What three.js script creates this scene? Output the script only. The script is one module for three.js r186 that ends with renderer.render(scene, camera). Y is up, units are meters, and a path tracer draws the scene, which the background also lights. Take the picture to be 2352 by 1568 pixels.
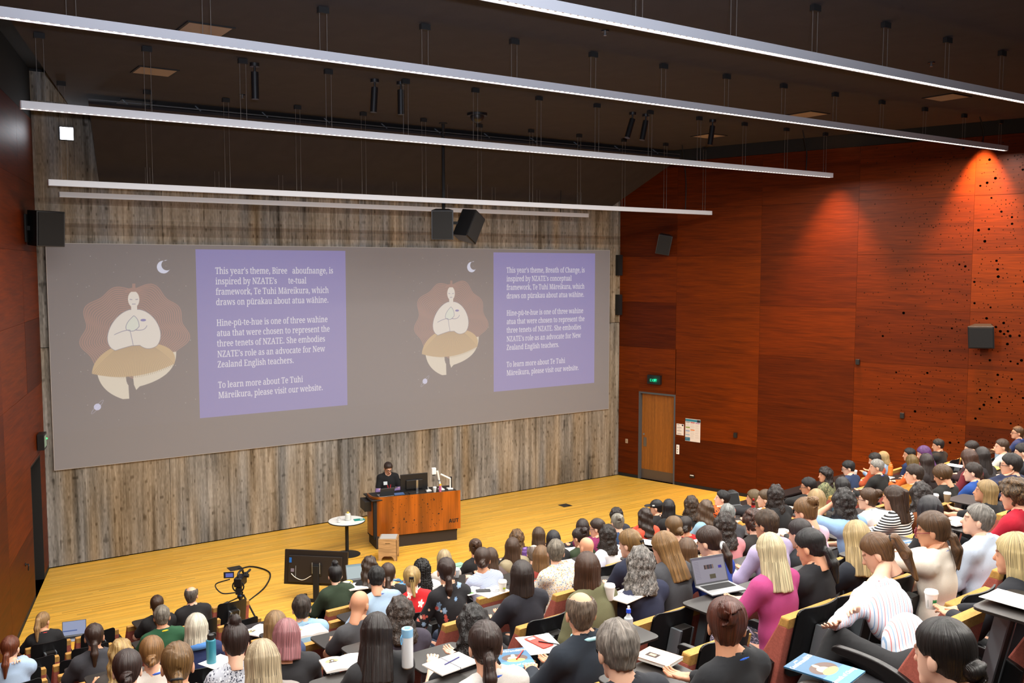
import * as THREE from 'three';
import { RoundedBoxGeometry } from 'three/addons/geometries/RoundedBoxGeometry.js';
import { mergeGeometries } from 'three/addons/utils/BufferGeometryUtils.js';
import { RectAreaLightUniformsLib } from 'three/addons/lights/RectAreaLightUniformsLib.js';
import { FontLoader } from 'three/addons/loaders/FontLoader.js';
import { TextGeometry } from 'three/addons/geometries/TextGeometry.js';

// ---------- camera, exposure ----------
// x runs along the concrete stage wall, z towards the audience, the stage floor is y = 0
const scene = new THREE.Scene();
scene.background = new THREE.Color(0x000000);
const camera = new THREE.PerspectiveCamera(2 * Math.atan(784 / 2150) * 180 / Math.PI, 2352 / 1568, 0.1, 100);
camera.position.set(0, 6, 0);
camera.rotation.order = 'YXZ';
camera.rotation.set(-Math.atan(171 / 2150), -34.45 * Math.PI / 180, 0);
const renderer = new THREE.WebGLRenderer({ antialias: true });
renderer.toneMapping = THREE.LinearToneMapping;
renderer.toneMappingExposure = 1.0;
renderer.shadowMap.enabled = true;
RectAreaLightUniformsLib.init();
const BAR_NITS = 270;          // LED bars
const SPOT_CD = 460;           // downlights washing the red wall
const FLOOD_NITS = 25;         // square wall light
const FLASH_CD = 430;          // the photographer's flash, beside the camera

// ---------- helpers ----------
const V = (x, y, z) => new THREE.Vector3(x, y, z);
const rad = (d) => d * Math.PI / 180;
let seed = 7;
const rnd = () => { seed = (seed * 1664525 + 1013904223) >>> 0; return seed / 4294967296; };
const used = new Map();
function numbered(n) { const k = used.get(n) || 0; used.set(n, k + 1); return k ? n + '_' + String(k).padStart(3, '0') : n; }
function thing(name, label, category, pos = [0, 0, 0], turn = 0, group) {
  const o = new THREE.Group(); o.name = numbered(name); o.position.set(...pos); o.rotation.y = turn;
  o.userData = { label, category }; if (group) o.userData.group = group;
  scene.add(o); return o;
}
function struct(name) { const o = new THREE.Group(); o.name = numbered(name); o.userData = { kind: 'structure' }; scene.add(o); return o; }
function part(name, geo, mat, parent, pos, rot) {
  const m = new THREE.Mesh(geo, mat); m.name = name; m.castShadow = m.receiveShadow = true;
  if (pos) m.position.set(...pos); if (rot) m.rotation.set(...rot);
  parent.add(m); return m;
}
const box = (w, h, d) => new THREE.BoxGeometry(w, h, d);
const rbox = (w, h, d, r = 0.006, s = 2) => new RoundedBoxGeometry(w, h, d, s, Math.min(r, w / 2.05, h / 2.05, d / 2.05));
const cyl = (r1, r2, h, n = 20) => new THREE.CylinderGeometry(r1, r2, h, n);
const at = (g, x, y, z, rx = 0, ry = 0, rz = 0) => { g.applyMatrix4(new THREE.Matrix4().compose(V(x, y, z), new THREE.Quaternion().setFromEuler(new THREE.Euler(rx, ry, rz)), V(1, 1, 1))); return g; };
function merge(list) { return mergeGeometries(list.map((g) => { const q = g.index ? g.toNonIndexed() : g; for (const k of Object.keys(q.attributes)) if (!['position', 'normal', 'uv'].includes(k)) q.deleteAttribute(k); return q; })); }
const tube = (pts, r, n = 24, rs = 8) => new THREE.TubeGeometry(new THREE.CatmullRomCurve3(pts.map((p) => V(...p))), n, r, rs);
const bar = (a, b, r, n = 8, r2) => { const A = V(...a), B = V(...b), d = B.clone().sub(A), g = new THREE.CylinderGeometry(r2 ?? r, r, d.length(), n); g.applyQuaternion(new THREE.Quaternion().setFromUnitVectors(V(0, 1, 0), d.normalize())); const m = A.add(B).multiplyScalar(0.5); g.translate(m.x, m.y, m.z); return g; };
function lathe(pts, n = 24) { return new THREE.LatheGeometry(pts.map((p) => new THREE.Vector2(p[0], p[1])), n); }
// uv in metres from the dominant axis of each face
function metreUV(g, s = 1) {
  const q = g.index ? g.toNonIndexed() : g, p = q.attributes.position, n = q.attributes.normal, uv = new Float32Array(p.count * 2);
  for (let i = 0; i < p.count; i++) {
    const ax = Math.abs(n.getX(i)), ay = Math.abs(n.getY(i)), az = Math.abs(n.getZ(i)); let u, v;
    if (ay >= ax && ay >= az) { u = p.getX(i); v = p.getZ(i); } else if (ax > az) { u = p.getZ(i); v = p.getY(i); } else { u = p.getX(i); v = p.getY(i); }
    uv[2 * i] = u / s; uv[2 * i + 1] = v / s;
  }
  q.setAttribute('uv', new THREE.BufferAttribute(uv, 2)); return q;
}
function mat(color, rough = 0.7, o = {}) { return new THREE.MeshStandardMaterial({ color, roughness: rough, ...o }); }
const mcache = new Map();
const cm = (color, rough = 0.7, metal = 0) => { const k = color + rough + '/' + metal; if (!mcache.has(k)) mcache.set(k, mat(color, rough, { metalness: metal })); return mcache.get(k); };

// ---------- noise and textures ----------
const hash = (x, y, s = 0) => { let h = Math.imul(x, 374761393) + Math.imul(y, 668265263) + Math.imul(s, 974634211); h = Math.imul(h ^ (h >>> 13), 1274126177); return ((h ^ (h >>> 16)) >>> 0) / 4294967296; };
function vn(x, y, s = 0, px = 1 << 20, py = 1 << 20) {
  const xi = Math.floor(x), yi = Math.floor(y), fx = x - xi, fy = y - yi, u = fx * fx * (3 - 2 * fx), v = fy * fy * (3 - 2 * fy);
  const a = ((xi % px) + px) % px, b = ((xi + 1) % px + px) % px, c = ((yi % py) + py) % py, d = ((yi + 1) % py + py) % py;
  return (hash(a, c, s) * (1 - u) + hash(b, c, s) * u) * (1 - v) + (hash(a, d, s) * (1 - u) + hash(b, d, s) * u) * v;
}
const clamp = (v, a = 0, b = 1) => Math.min(b, Math.max(a, v));
function tex(w, h, fn, srgb = true) {
  const d = new Uint8Array(w * h * 4);
  for (let y = 0; y < h; y++) for (let x = 0; x < w; x++) { const c = fn(x, y); const i = (y * w + x) * 4; d[i] = clamp(c[0]) * 255; d[i + 1] = clamp(c[1]) * 255; d[i + 2] = clamp(c[2]) * 255; d[i + 3] = 255; }
  const t = new THREE.DataTexture(d, w, h); t.wrapS = t.wrapT = THREE.RepeatWrapping; t.magFilter = THREE.LinearFilter; t.minFilter = THREE.LinearMipmapLinearFilter; t.generateMipmaps = true;
  if (srgb) t.colorSpace = THREE.SRGBColorSpace; t.needsUpdate = true; return t;
}
function canvas(w, h, draw, repeat) {
  const c = document.createElement('canvas'); c.width = w; c.height = h; draw(c.getContext('2d'), w, h);
  const t = new THREE.CanvasTexture(c); t.colorSpace = THREE.SRGBColorSpace; if (repeat) t.wrapS = t.wrapT = THREE.RepeatWrapping; return t;
}
// board-marked concrete, 15 m by 9 m
const concT = tex(2048, 1024, (x, y) => {
  const bw = 13, b = Math.floor(x / bw), e = (x / bw) % 1;
  let v = 0.475 + 0.07 * (hash(b, Math.floor(y / 330 + hash(b, 9) * 3), 1) - 0.5) + 0.12 * (vn(x / 9, y / 170, 2) - 0.5) + 0.12 * (vn(x / 3, y / 70, 3) - 0.5) + 0.09 * (vn(x / 2, y / 7, 4) - 0.5) + 0.12 * (vn(x / 90, y / 110, 5) - 0.5);
  if (e < 0.09) v -= 0.035 * hash(b, Math.floor(y / 90), 8);
  const st = vn(x / 22, y / 220, 11); if (st > 0.68) v -= (st - 0.68) * 0.5;
  const kn = vn(x / 6, y / 14, 6); if (kn > 0.8) v -= (kn - 0.8) * 0.9;
  const wm = 0.035 + 0.08 * (vn(x / 30, y / 300, 7) - 0.4);
  return [v + wm, v + wm * 0.2, v - wm * 0.9];
});
// narrow strip timber floor, 6 m by 3 m
const floorT = tex(2048, 1024, (x, y) => {
  const sy = Math.floor(y / 16), off = hash(sy, 3) * 2048, bx = Math.floor(((x + off) % 2048) / 512), e = (y / 16) % 1;
  let v = 0.94 + 0.12 * (hash(sy, bx, 1) - 0.5) + 0.07 * (vn(x / 60, y / 2.5, 2, 34, 410) - 0.5) + 0.04 * (vn(x / 9, y / 1.4, 3) - 0.5);
  if (hash(sy, bx, 5) > 0.93) v -= 0.07;
  if (e < 0.07) v *= 0.93;
  const t = hash(sy, bx, 7) - 0.5;
  return [v * 0.97, v * (0.745 + 0.03 * t), v * (0.29 + 0.05 * t)];
});
// horizontal grained veneer, tinted by the material colour
const veneerT = tex(1024, 512, (x, y) => {
  const w = y + 10 * vn(x / 200, y / 60, 1, 5, 8);
  const v = 0.84 + 0.16 * (vn(x / 170, w / 7, 2, 6, 73) - 0.5) + 0.12 * (vn(x / 60, w / 2.2, 3, 17, 232) - 0.5) + 0.12 * (vn(x / 260, w / 34, 4, 4, 15) - 0.5) + 0.05 * (hash(x, y, 5) - 0.5);
  return [v, v, v];
});
const lecternT = tex(512, 256, (x, y) => {
  const v = 0.8 + 0.34 * (vn(x / 22, y / 300, 1) - 0.5) + 0.12 * (vn(x / 4, y / 90, 2) - 0.5) + 0.05 * (vn(x / 2, y / 20, 3) - 0.5);
  return [v * 0.86, v * 0.47, v * 0.13];
});
const doorT = tex(256, 512, (x, y) => {
  const v = 0.72 + 0.12 * (hash(Math.floor(x / 51), 1) - 0.5) + 0.12 * (vn(x / 5, y / 120, 1) - 0.5) + 0.1 * (vn(x / 2, y / 14, 2) - 0.5);
  return [v * 0.87, v * 0.55, v * 0.2];
});
const fabricT = tex(256, 256, (x, y) => { const v = 0.86 + 0.28 * (hash(x, y, 1) - 0.5) + 0.1 * (vn(x / 16, y / 16, 2, 16, 16) - 0.5); return [v, v, v]; });
const carpetT = tex(256, 256, (x, y) => { const v = 0.5 + 0.5 * (hash(x, y, 3) - 0.5) + 0.2 * (vn(x / 20, y / 20, 2) - 0.5); return [v * 0.32, v * 0.27, v * 0.26]; });
const soffitT = tex(512, 512, (x, y) => { const v = 0.9 + 0.2 * (hash(x, y, 4) - 0.5) + 0.1 * (vn(x / 60, y / 60, 6, 9, 9) - 0.5); return [v, v, v]; });
const hairT = tex(512, 256, (x, y) => { const v = 0.78 + 0.42 * (vn(x / 3, y / 60, 1, 171, 5) - 0.5) + 0.34 * (vn(x / 9, y / 90, 2, 57, 3) - 0.5) + 0.16 * (vn(x / 1.5, y / 26, 3) - 0.5); return [v, v, v]; });
const hairN = tex(512, 256, (x, y) => { const v = 0.5 + 0.6 * (vn(x / 3, y / 60, 1, 171, 5) - 0.5) + 0.4 * (vn(x / 9, y / 90, 2, 57, 3) - 0.5); return [v, v, v]; }, false);
const shortT = tex(256, 256, (x, y) => { const v = 0.72 + 0.4 * (vn(x / 2, y / 9, 1, 128, 28) - 0.5) + 0.3 * (vn(x / 7, y / 22, 2, 36, 11) - 0.5); return [v, v, v]; });
const clothT = tex(128, 128, (x, y) => { const v = 0.94 + 0.08 * (hash(x, y, 61) - 0.5); return [v, v, v]; });
const curlT = tex(256, 256, (x, y) => { const a = vn(x / 9, y / 9, 1, 28, 28), b = vn(x / 4, y / 4, 2, 64, 64); const v = 0.6 + 0.5 * (a - 0.4) + 0.45 * (b - 0.5); return [v, v, v]; });

// ---------- the hall ----------
const T15 = Math.tan(rad(15)), ZW = -20.3, XL = 2.72, XR = 17.65, ZB = 5.2;
const xl = (z) => XL - T15 * (z - ZW), xr = (z) => XR + T15 * (z - ZW);
const M = {
  conc: mat(0xffffff, 0.9, { map: concT, bumpMap: concT, bumpScale: 0.006 }),
  floor: mat(0xffffff, 0.42, { map: floorT, bumpMap: floorT, bumpScale: 0.0008 }),
  soffit: mat(0x322d2e, 0.95, { map: soffitT }), black: mat(0x0c0c0d, 0.8), satin: mat(0x141416, 0.45), carpet: mat(0xffffff, 1, { map: carpetT }),
  bar: mat(0xcdd0d6, 0.5), chrome: mat(0xb9bcc0, 0.3, { metalness: 0.9 }), alu: mat(0x9aa2aa, 0.38, { metalness: 0.55 }), cable: mat(0x6a6560, 0.6), white: mat(0xf1efea, 0.6),
  lectern: mat(0xd8d0c8, 0.28, { map: lecternT, }), door: mat(0xd8d0c8, 0.5, { map: doorT }), grey: mat(0x4a4c50, 0.6),
};
const RED = ['#692700', '#5b2000', '#742d00', '#612300'].map((c) => new THREE.MeshPhysicalMaterial({ color: c, roughness: 0.5, specularIntensity: 0.3, map: veneerT }));
// stage floor and seating tiers
{
  const f = struct('floor'), s = new THREE.Shape();
  s.moveTo(xl(ZW), 20.3); s.lineTo(xr(ZW), 20.3); s.lineTo(xr(ZB), -ZB); s.lineTo(xl(ZB), -ZB);
  const g = new THREE.ExtrudeGeometry(s, { depth: 0.2, bevelEnabled: false }); g.rotateX(-Math.PI / 2); g.translate(0, -0.2, 0);
  const q = metreUV(g); for (let i = 0; i < q.attributes.uv.count; i++) q.attributes.uv.setXY(i, q.attributes.uv.getX(i) / 6, q.attributes.uv.getY(i) / 3);
  part('floorboards', q, M.floor, f);
}
const rowH = (j) => 4.34 - 0.318 * j, rowFloor = (j) => rowH(j) - 1.22;
const rowZ = (j, x) => -12.4 + (rowH(j) - 1.59 - 0.013 * (x - 2) - 0.0015 * Math.max(0, x - 10) ** 2) / 0.29;
const rowYaw = (x) => Math.atan((0.013 + 0.003 * Math.max(0, x - 10)) / 0.29);
for (let j = -6; j <= 10; j++) {
  const xe = j > 7 ? 4.45 : null, top = Math.max(0.02, rowFloor(j)), pts = [[], []];
  const edge = (off) => { const a = []; let z0 = rowZ(j, 2) + off; const x0 = xl(z0) + 0.02, x1 = xe ?? xr(rowZ(j, 18) + off) - 0.06; for (let k = 0; k <= 12; k++) { const x = x0 + (x1 - x0) * k / 12; a.push([x, Math.min(ZB - 0.02, rowZ(j, x) + off)]); } return a; };
  const b = edge(0.42), fr = edge(-0.677), s = new THREE.Shape();
  b.forEach(([x, z], i) => (i ? s.lineTo(x, -z) : s.moveTo(x, -z))); fr.reverse().forEach(([x, z]) => s.lineTo(x, -z));
  const g = new THREE.ExtrudeGeometry(s, { depth: top - 0.005, bevelEnabled: false }); g.rotateX(-Math.PI / 2); g.translate(0, 0.005, 0);
  part('tier', metreUV(g, 0.8), M.carpet, struct('floor'));
}
// concrete wall: cast panels with recessed joints
{
  const w = struct('wall_back'); part('backing', box(15.6, 9.9, 0.3), M.black, w, [10.18, 4.95, ZW - 0.2]);
  const cols = [XL - 0.2, 5.1, 7.5, 9.9, 12.3, 14.7, XR + 0.15], rows = [0.012, 4.42, 9.75];
  for (let i = 0; i < 6; i++) for (let k = 0; k < 2; k++) {
    const a = cols[i] + 0.004, b = cols[i + 1] - 0.004, y0 = rows[k] + 0.006, y1 = rows[k + 1] - 0.006, g = box(b - a, y1 - y0, 0.1), uv = g.attributes.uv, p = g.attributes.position;
    for (let n = 0; n < uv.count; n++) uv.setXY(n, (p.getX(n) + (a + b) / 2) / 15.2 + k * 0.37, (p.getY(n) + (y0 + y1) / 2) / 9.2);
    part('concrete_panel', g, M.conc, w, [(a + b) / 2, (y0 + y1) / 2, ZW - 0.05]);
  }
}
// side walls of stained plywood sheets; u runs from the stage corner, both walls face into the hall
const wallR = (u, y, off = 0) => { const a = rad(15); return V(XR + Math.sin(a) * u - Math.cos(a) * off, y, ZW + Math.cos(a) * u + Math.sin(a) * off); };
const wallL = (u, y, off = 0) => { const a = rad(15); return V(XL - Math.sin(a) * u + Math.cos(a) * off, y, ZW + Math.cos(a) * u + Math.sin(a) * off); };
const yawR = -Math.PI / 2 + rad(15), yawL = Math.PI / 2 - rad(15);   // a thing whose front is local +z
function plyWall(name, place, yaw, flip, door, holes, seams) {
  const w = struct(name), len = 26.4, us = [0, 1.85, 4.3, 6.76, 9.29, 11.75, 14.2, 16.65, 19.1, 21.55, 24, 26.4], ys = [0.09, 1.34, 2.48, 3.75, 5.02, 6.29, 7.56, 8.83];
  const bk = part('backing', box(len + 0.6, 9.8, 0.2), M.black, w); bk.position.copy(place(len / 2, 4.9, -0.36)); bk.rotation.y = yaw;
  for (let i = 0; i < us.length - 1; i++) for (let k = 0; k < ys.length - 1; k++) {
    let rects = [[us[i] + 0.002, us[i + 1] - 0.002, ys[k] + 0.002, ys[k + 1] - 0.002]];
    if (door) { const [d0, d1, dt] = door, out = []; for (const [a, b, c, d] of rects) { if (b <= d0 || a >= d1 || c >= dt) { out.push([a, b, c, d]); continue; } if (a < d0) out.push([a, d0, c, d]); if (b > d1) out.push([d1, b, c, d]); if (d > dt) out.push([Math.max(a, d0), Math.min(b, d1), dt, d]); } rects = out; }
    const dark = hash(i, k, 3);
    for (const [a, b, c, d] of rects) {
      if (b - a < 0.02 || d - c < 0.02) continue;
      const s = new THREE.Shape(), W = b - a, Hh = d - c; s.moveTo(-W / 2, -Hh / 2); s.lineTo(W / 2, -Hh / 2); s.lineTo(W / 2, Hh / 2); s.lineTo(-W / 2, Hh / 2);
      if (holes && us[i] >= 6.7 && us[i] < 14.5 && W > 2) {
        const dens = us[i] < 7 ? 85 : us[i] < 10 ? 150 : 130, spots = [];
        for (let t = 0; t < dens * 3 && spots.length < dens; t++) {
          const r = rnd() < (us[i] < 7 ? 0.03 : 0.16) ? 0.022 + rnd() * 0.012 : 0.008 + rnd() * 0.006; let hx = (rnd() - 0.5) * (W - 0.12); const hy = (rnd() - 0.5) * (Hh - 0.12);
          if (us[i] < 7 && rnd() > clamp((hx + W / 2) / W * 1.2)) continue;
          if (spots.some((q) => Math.hypot(q[0] - hx, q[1] - hy) < q[2] + r + 0.03)) continue;
          spots.push([hx, hy, r]); const h = new THREE.Path(); h.absarc(flip * hx, hy, r, 0, Math.PI * 2, true);
          h.autoClose = true; const pts = []; for (let q = 0; q < 8; q++) pts.push(new THREE.Vector2(flip * hx + r * Math.cos(-q * Math.PI / 4), hy + r * Math.sin(-q * Math.PI / 4)));
          s.holes.push(new THREE.Path(pts));
        }
      }
      const g = new THREE.ExtrudeGeometry(s, { depth: 0.018, bevelEnabled: false }), uv = g.attributes.uv, p = g.attributes.position, o1 = hash(i, k, 5), o2 = hash(i, k, 6);
      for (let n = 0; n < uv.count; n++) uv.setXY(n, p.getX(n) / 2.44 + o1, p.getY(n) / 1.27 + o2);
      const m = part('panel', g, RED[Math.floor(dark * 4)], w); m.position.copy(place((a + b) / 2, (c + d) / 2, -0.018 + 0.004 * (hash(i, k, 8) - 0.5))); m.rotation.y = yaw;
    }
  }
  const top = part('upper_panel', box(len, 0.95, 0.05), M.black, w); top.position.copy(place(len / 2, 9.31, -0.03)); top.rotation.y = yaw;
}
plyWall('wall_right', wallR, yawR, 1, [0.68, 1.87, 2.5], true);
plyWall('wall_left', wallL, yawL, -1, [0.66, 1.84, 2.43], false);
for (const [nm, place, yaw, gaps] of [['baseboard_right', wallR, yawR, [[0, 0.68], [1.87, 26.4]]], ['baseboard_left', wallL, yawL, [[0, 0.66], [1.84, 26.4]]]]) {
  const b = struct(nm); for (const [u0, u1] of gaps) { const m = part('skirting', box(u1 - u0, 0.088, 0.02), M.black, b); m.position.copy(place((u0 + u1) / 2, 0.045, -0.014)); m.rotation.y = yaw; }
}
{ const w = struct('wall_rear'); part('panel', box(xr(ZB) - xl(ZB) + 0.4, 9.9, 0.2), RED[1], w, [10.18, 4.95, ZB + 0.12]); }
// door in the right wall
{
  const d = struct('door_1'), g = new THREE.Group(); d.position.copy(wallR(1.275, 0, 0)); d.rotation.y = yawR;
  const fr = (w, h, x, y) => part('frame', box(w, h, 0.26), M.grey, d, [x, y, -0.13]);
  fr(0.05, 2.5, -0.57, 1.25); fr(0.05, 2.5, 0.57, 1.25); fr(1.09, 0.05, 0, 2.475);
  const p = part('door_panel', box(1.08, 2.44, 0.045), M.door, d, [0, 1.225, -0.12]);
  for (let i = -2; i <= 2; i++) part('rib', box(0.012, 2.42, 0.004), M.door, d, [i * 0.216, 1.225, -0.096]);
  part('kick_plate', box(1.07, 0.27, 0.004), mat(0x6b6058, 0.4, { metalness: 0.6 }), d, [0, 0.145, -0.094]);
  part('push_plate', box(0.1, 0.26, 0.006), mat(0x8a8682, 0.35, { metalness: 0.8 }), d, [-0.43, 1.06, -0.092]);
  part('lock', cyl(0.03, 0.03, 0.02), M.chrome, d, [-0.47, 1.28, -0.09], [Math.PI / 2, 0, 0]);
}
// dark door leaf in the left wall's opening
{
  const d = struct('door_2'); d.position.copy(wallL(1.25, 0, 0)); d.rotation.y = yawL;
  part('door_panel', box(1.14, 2.41, 0.05), M.grey, d, [0, 1.205, -0.2]);
  part('frame', box(0.03, 2.43, 0.24), M.black, d, [-0.585, 1.215, -0.12]); part('frame', box(0.03, 2.43, 0.24), M.black, d, [0.585, 1.215, -0.12]); part('frame', box(1.14, 0.03, 0.24), M.black, d, [0, 2.42, -0.12]);
}
// ceiling: soffit with an open dark gap along the walls, slab above
{
  const c = struct('ceiling'), s = new THREE.Shape(); const i0 = 0.75;
  s.moveTo(xl(-19.9) + i0, 19.9); s.lineTo(xr(-19.9) - i0, 19.9); s.lineTo(xr(ZB) - i0, -ZB + 0.02); s.lineTo(xl(ZB) + i0, -ZB + 0.02);
  const g = new THREE.ExtrudeGeometry(s, { depth: 0.12, bevelEnabled: false }); g.rotateX(-Math.PI / 2); g.translate(0, 9.04, 0);
  part('soffit', metreUV(g, 1.3), M.soffit, c);
  part('slab', box(xr(ZB) - xl(ZB) + 1, 0.2, ZB - ZW + 0.6), M.black, c, [10.18, 9.9, (ZB + ZW) / 2]);
}
// sloped reflector hung in front of the stage wall
{
  const t = thing('ceiling_reflector', 'dark sloping reflector panel hung below the ceiling above the screen', 'panel');
  const s = new THREE.Shape(); s.moveTo(-6.67, 0); s.lineTo(6.67, 0); s.lineTo(7.2, 2.42); s.lineTo(-7.2, 2.42);
  const g = metreUV(new THREE.ExtrudeGeometry(s, { depth: 0.06, bevelEnabled: false }), 1.3);
  const m = part('panel', g, M.soffit, t, [10.53, 7.74, -20.16], [rad(61), 0, 0]);
  part('edge_trim', box(14.4, 0.02, 0.02), mat(0x585a5c, 0.5, { metalness: 0.5 }), t, [10.53, 8.945, -18.05]);
  for (let i = 0; i < 11; i++) part('hanger', bar([4 + i * 1.3, 8.93, -18.1], [3.95 + i * 1.3, 9.04, -18.25], 0.012), M.alu, t);
}
// suspended LED bars
const BARS = [[7.37, -19.62, 3.05, 15.9, 0, 'farthest slim white LED bar, against the concrete wall'], [7.38, -17.08, 2.5, 17.9, 0, 'second farthest white LED bar, above the loudspeaker cluster'], [8.09, -13.74, 1.72, 18.3, 1, 'middle long white LED bar whose left end nears the left wall'],
  [8.47, -10.52, 0.2, 19.75, 1, 'long LED bar crossing the whole top of the picture'], [8.43, -7.2, -0.6, 20.4, 1, 'nearest LED bar, in the top right corner'],
  [8.43, -3.9, -1.2, 21.2, 1, 'LED bar above the rear rows, outside the picture'], [8.43, -0.6, -2, 22, 1, 'LED bar overhead beside the photographer, outside the picture']];
const ledM = mat(0xffffff, 0.5, { emissive: 0xfff8ee, emissiveIntensity: 5 });
const ledOff = mat(0xc8b090, 0.5);
BARS.forEach(([y, z, x0, x1, lit, label]) => {
  const L = x1 - x0, t = thing('light_bar', label, 'light', [(x0 + x1) / 2, y, z], 0, 'suspended LED bars');
  part('housing', merge([at(box(L, 0.10, 0.008), 0, 0, 0.046), at(box(L, 0.10, 0.008), 0, 0, -0.046), at(box(L, 0.008, 0.084), 0, 0.046, 0), at(box(0.008, 0.1, 0.1), L / 2, 0, 0), at(box(0.008, 0.1, 0.1), -L / 2, 0, 0)]), M.bar, t);
  part('reflector', box(L - 0.02, 0.004, 0.08), mat(0x9a7a58, 0.5), t, [0, -0.025, 0]);
  const n = Math.floor(L / 0.09), gs = []; for (let i = 0; i < n; i++) for (const s of [-0.018, 0.018]) gs.push(at(box(0.03, 0.014, 0.02), -L / 2 + (i + 0.5) * L / n, -0.035, s));
  const leds = part('led_strip', merge(gs), lit ? ledM : ledOff, t); leds.userData.kind = 'stuff';
  const nc = Math.round(L / 1.3);
  for (let i = 0; i < nc; i++) {
    const x = -L / 2 + 0.25 + (L - 0.5) * i / (nc - 1), ct = 9.03 - y;
    part('canopy', box(0.13, 0.07, 0.06), M.black, t, [x, ct - 0.035, 0]);
    part('cable', merge([bar([x - 0.045, 0.05, 0], [x - 0.045, ct - 0.07, 0], 0.0035, 5), bar([x + 0.045, 0.05, 0], [x + 0.045, ct - 0.07, 0], 0.0035, 5)]), M.cable, t);
  }
  part('power_cord', tube([[L / 2 - 0.9, 0.05, 0], [L / 2 - 0.93, (9.03 - y) * 0.5, 0.03], [L / 2 - 1.05, 9.03 - y, 0]], 0.012, 12, 6), M.black, t);
  if (!lit) return;
  const l = new THREE.RectAreaLight(0xfffaf2, BAR_NITS, L - 0.04, 0.06); l.position.set(0, -0.054, 0); l.rotation.x = -Math.PI / 2; l.castShadow = true; t.add(l);
});
// square flood lamp on the concrete, washers in the ceiling gap, the photographer's flash
{
  const t = thing('wall_light', 'bright square light high on the concrete at left', 'light', [3.32, 8.6, ZW]);
  part('housing', rbox(0.27, 0.27, 0.06), M.satin, t, [0, 0, 0.035]); part('lens', box(0.24, 0.24, 0.012), mat(0xffffff, 0.5, { emissive: 0xf2f6ff, emissiveIntensity: 5 }), t, [0, 0, 0.07]);
  const l = new THREE.RectAreaLight(0xf2f6ff, FLOOD_NITS, 0.24, 0.24); l.position.set(0, 0, 0.08); l.rotation.y = Math.PI; l.castShadow = true; t.add(l);
}
for (const [u, off, label] of [[6.26, 0.72, 'wall washer downlight above the plain red panels'], [9.45, 0.36, 'wall washer downlight above the perforated red panels']]) {
  const p = wallR(u, 9.0, off), t = thing('downlight', label, 'light', [p.x, 9.13, p.z]);
  part('can', lathe([[0.001, 0.14], [0.07, 0.14], [0.075, 0], [0.062, 0], [0.05, 0.08], [0.001, 0.1]]), M.satin, t); part('hanger', bar([0, 0.14, 0], [0, 0.68, 0], 0.012), M.black, t);
  part('lens', cyl(0.05, 0.05, 0.006), mat(0xffffff, 0.5, { emissive: 0xffd8a0, emissiveIntensity: 3 }), t, [0, 0.07, 0]);
  const l = new THREE.SpotLight(0xffb878, SPOT_CD, 0, rad(29), 0.5, 2); l.position.set(0, 0.05, 0); l.target.position.set(0, -9, 0); l.castShadow = true; l.shadow.radius = 2; t.add(l); t.add(l.target);
}
{
  const t = thing('camera_flash', 'flash head tilted up beside the photographer', 'flash', [0.05, 6.16, 0.28]); t.rotation.order = 'YXZ'; t.rotation.set(rad(27), rad(-30), 0);
  part('head', rbox(0.08, 0.05, 0.1, 0.01), M.satin, t, [0, 0, 0.056]); part('lens', box(0.07, 0.04, 0.004), mat(0xffffff, 0.5, { emissive: 0xeef3ff, emissiveIntensity: 2 }), t);
  const l = new THREE.SpotLight(0xe9f0ff, FLASH_CD, 0, rad(42), 0.9, 2); l.position.set(0, 0, -0.01); l.target.position.set(0, 0, -5); l.castShadow = true; l.shadow.radius = 3; t.add(l); t.add(l.target);
}
// ceiling fittings
const accessM = mat(0x8d8177, 0.9);
for (const [x, z, w, d, label] of [[3.7, -12.35, 0.6, 0.6, 'pale square ceiling panel behind the top LED bar'], [3.82, -15.4, 0.6, 0.6, 'pale square ceiling panel at upper left'], [16.1, -9.68, 0.6, 0.6, 'pale ceiling panel at the far right'], [16.25, -15.6, 0.6, 0.6, 'pale ceiling panel behind the lone right spotlight'], [4.2, -18.5, 0.6, 0.6, 'pale ceiling panel above the reflector at left'], [15.6, -12.3, 0.6, 0.6, 'ceiling panel right of the three right spotlights']]) {
  const t = thing('ceiling_panel', label, 'panel', [x, 9.04, z]); part('plate', box(w - 0.06, 0.012, d - 0.06), accessM, t, [0, -0.008, 0]);
  for (const s of [-1, 1]) { part('rim', box(w, 0.016, 0.03), M.black, t, [0, -0.008, s * (d - 0.03) / 2]); part('rim', box(0.03, 0.016, d - 0.06), M.black, t, [s * (w - 0.03) / 2, -0.008, 0]); }
}
for (const [x, z, tz, label] of [[4.91, -13.97, 0, 'black cylinder spotlight at upper left'], [6.93, -14.05, -4, 'left of the paired black ceiling spotlights'], [7.38, -14, 0, 'right of the paired black ceiling spotlights'], [12.58, -14.13, -20, 'first tilted black spotlight at upper right'], [12.94, -14.14, -14, 'second tilted black spotlight at upper right'], [14.57, -13.89, -10, 'lone black spotlight before a pale ceiling panel']]) {
  const t = thing('spotlight', label, 'spotlight', [x, 9.04, z]); part('mount', cyl(0.07, 0.07, 0.05), M.satin, t, [0, -0.026, 0]); part('stem', cyl(0.015, 0.015, 0.12), M.satin, t, [0, -0.1, 0]);
  part('barrel', at(cyl(0.055, 0.055, 0.4), 0, -0.2, 0), M.satin, t, [0, -0.13, 0], [0, 0, rad(tz)]);
}
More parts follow.
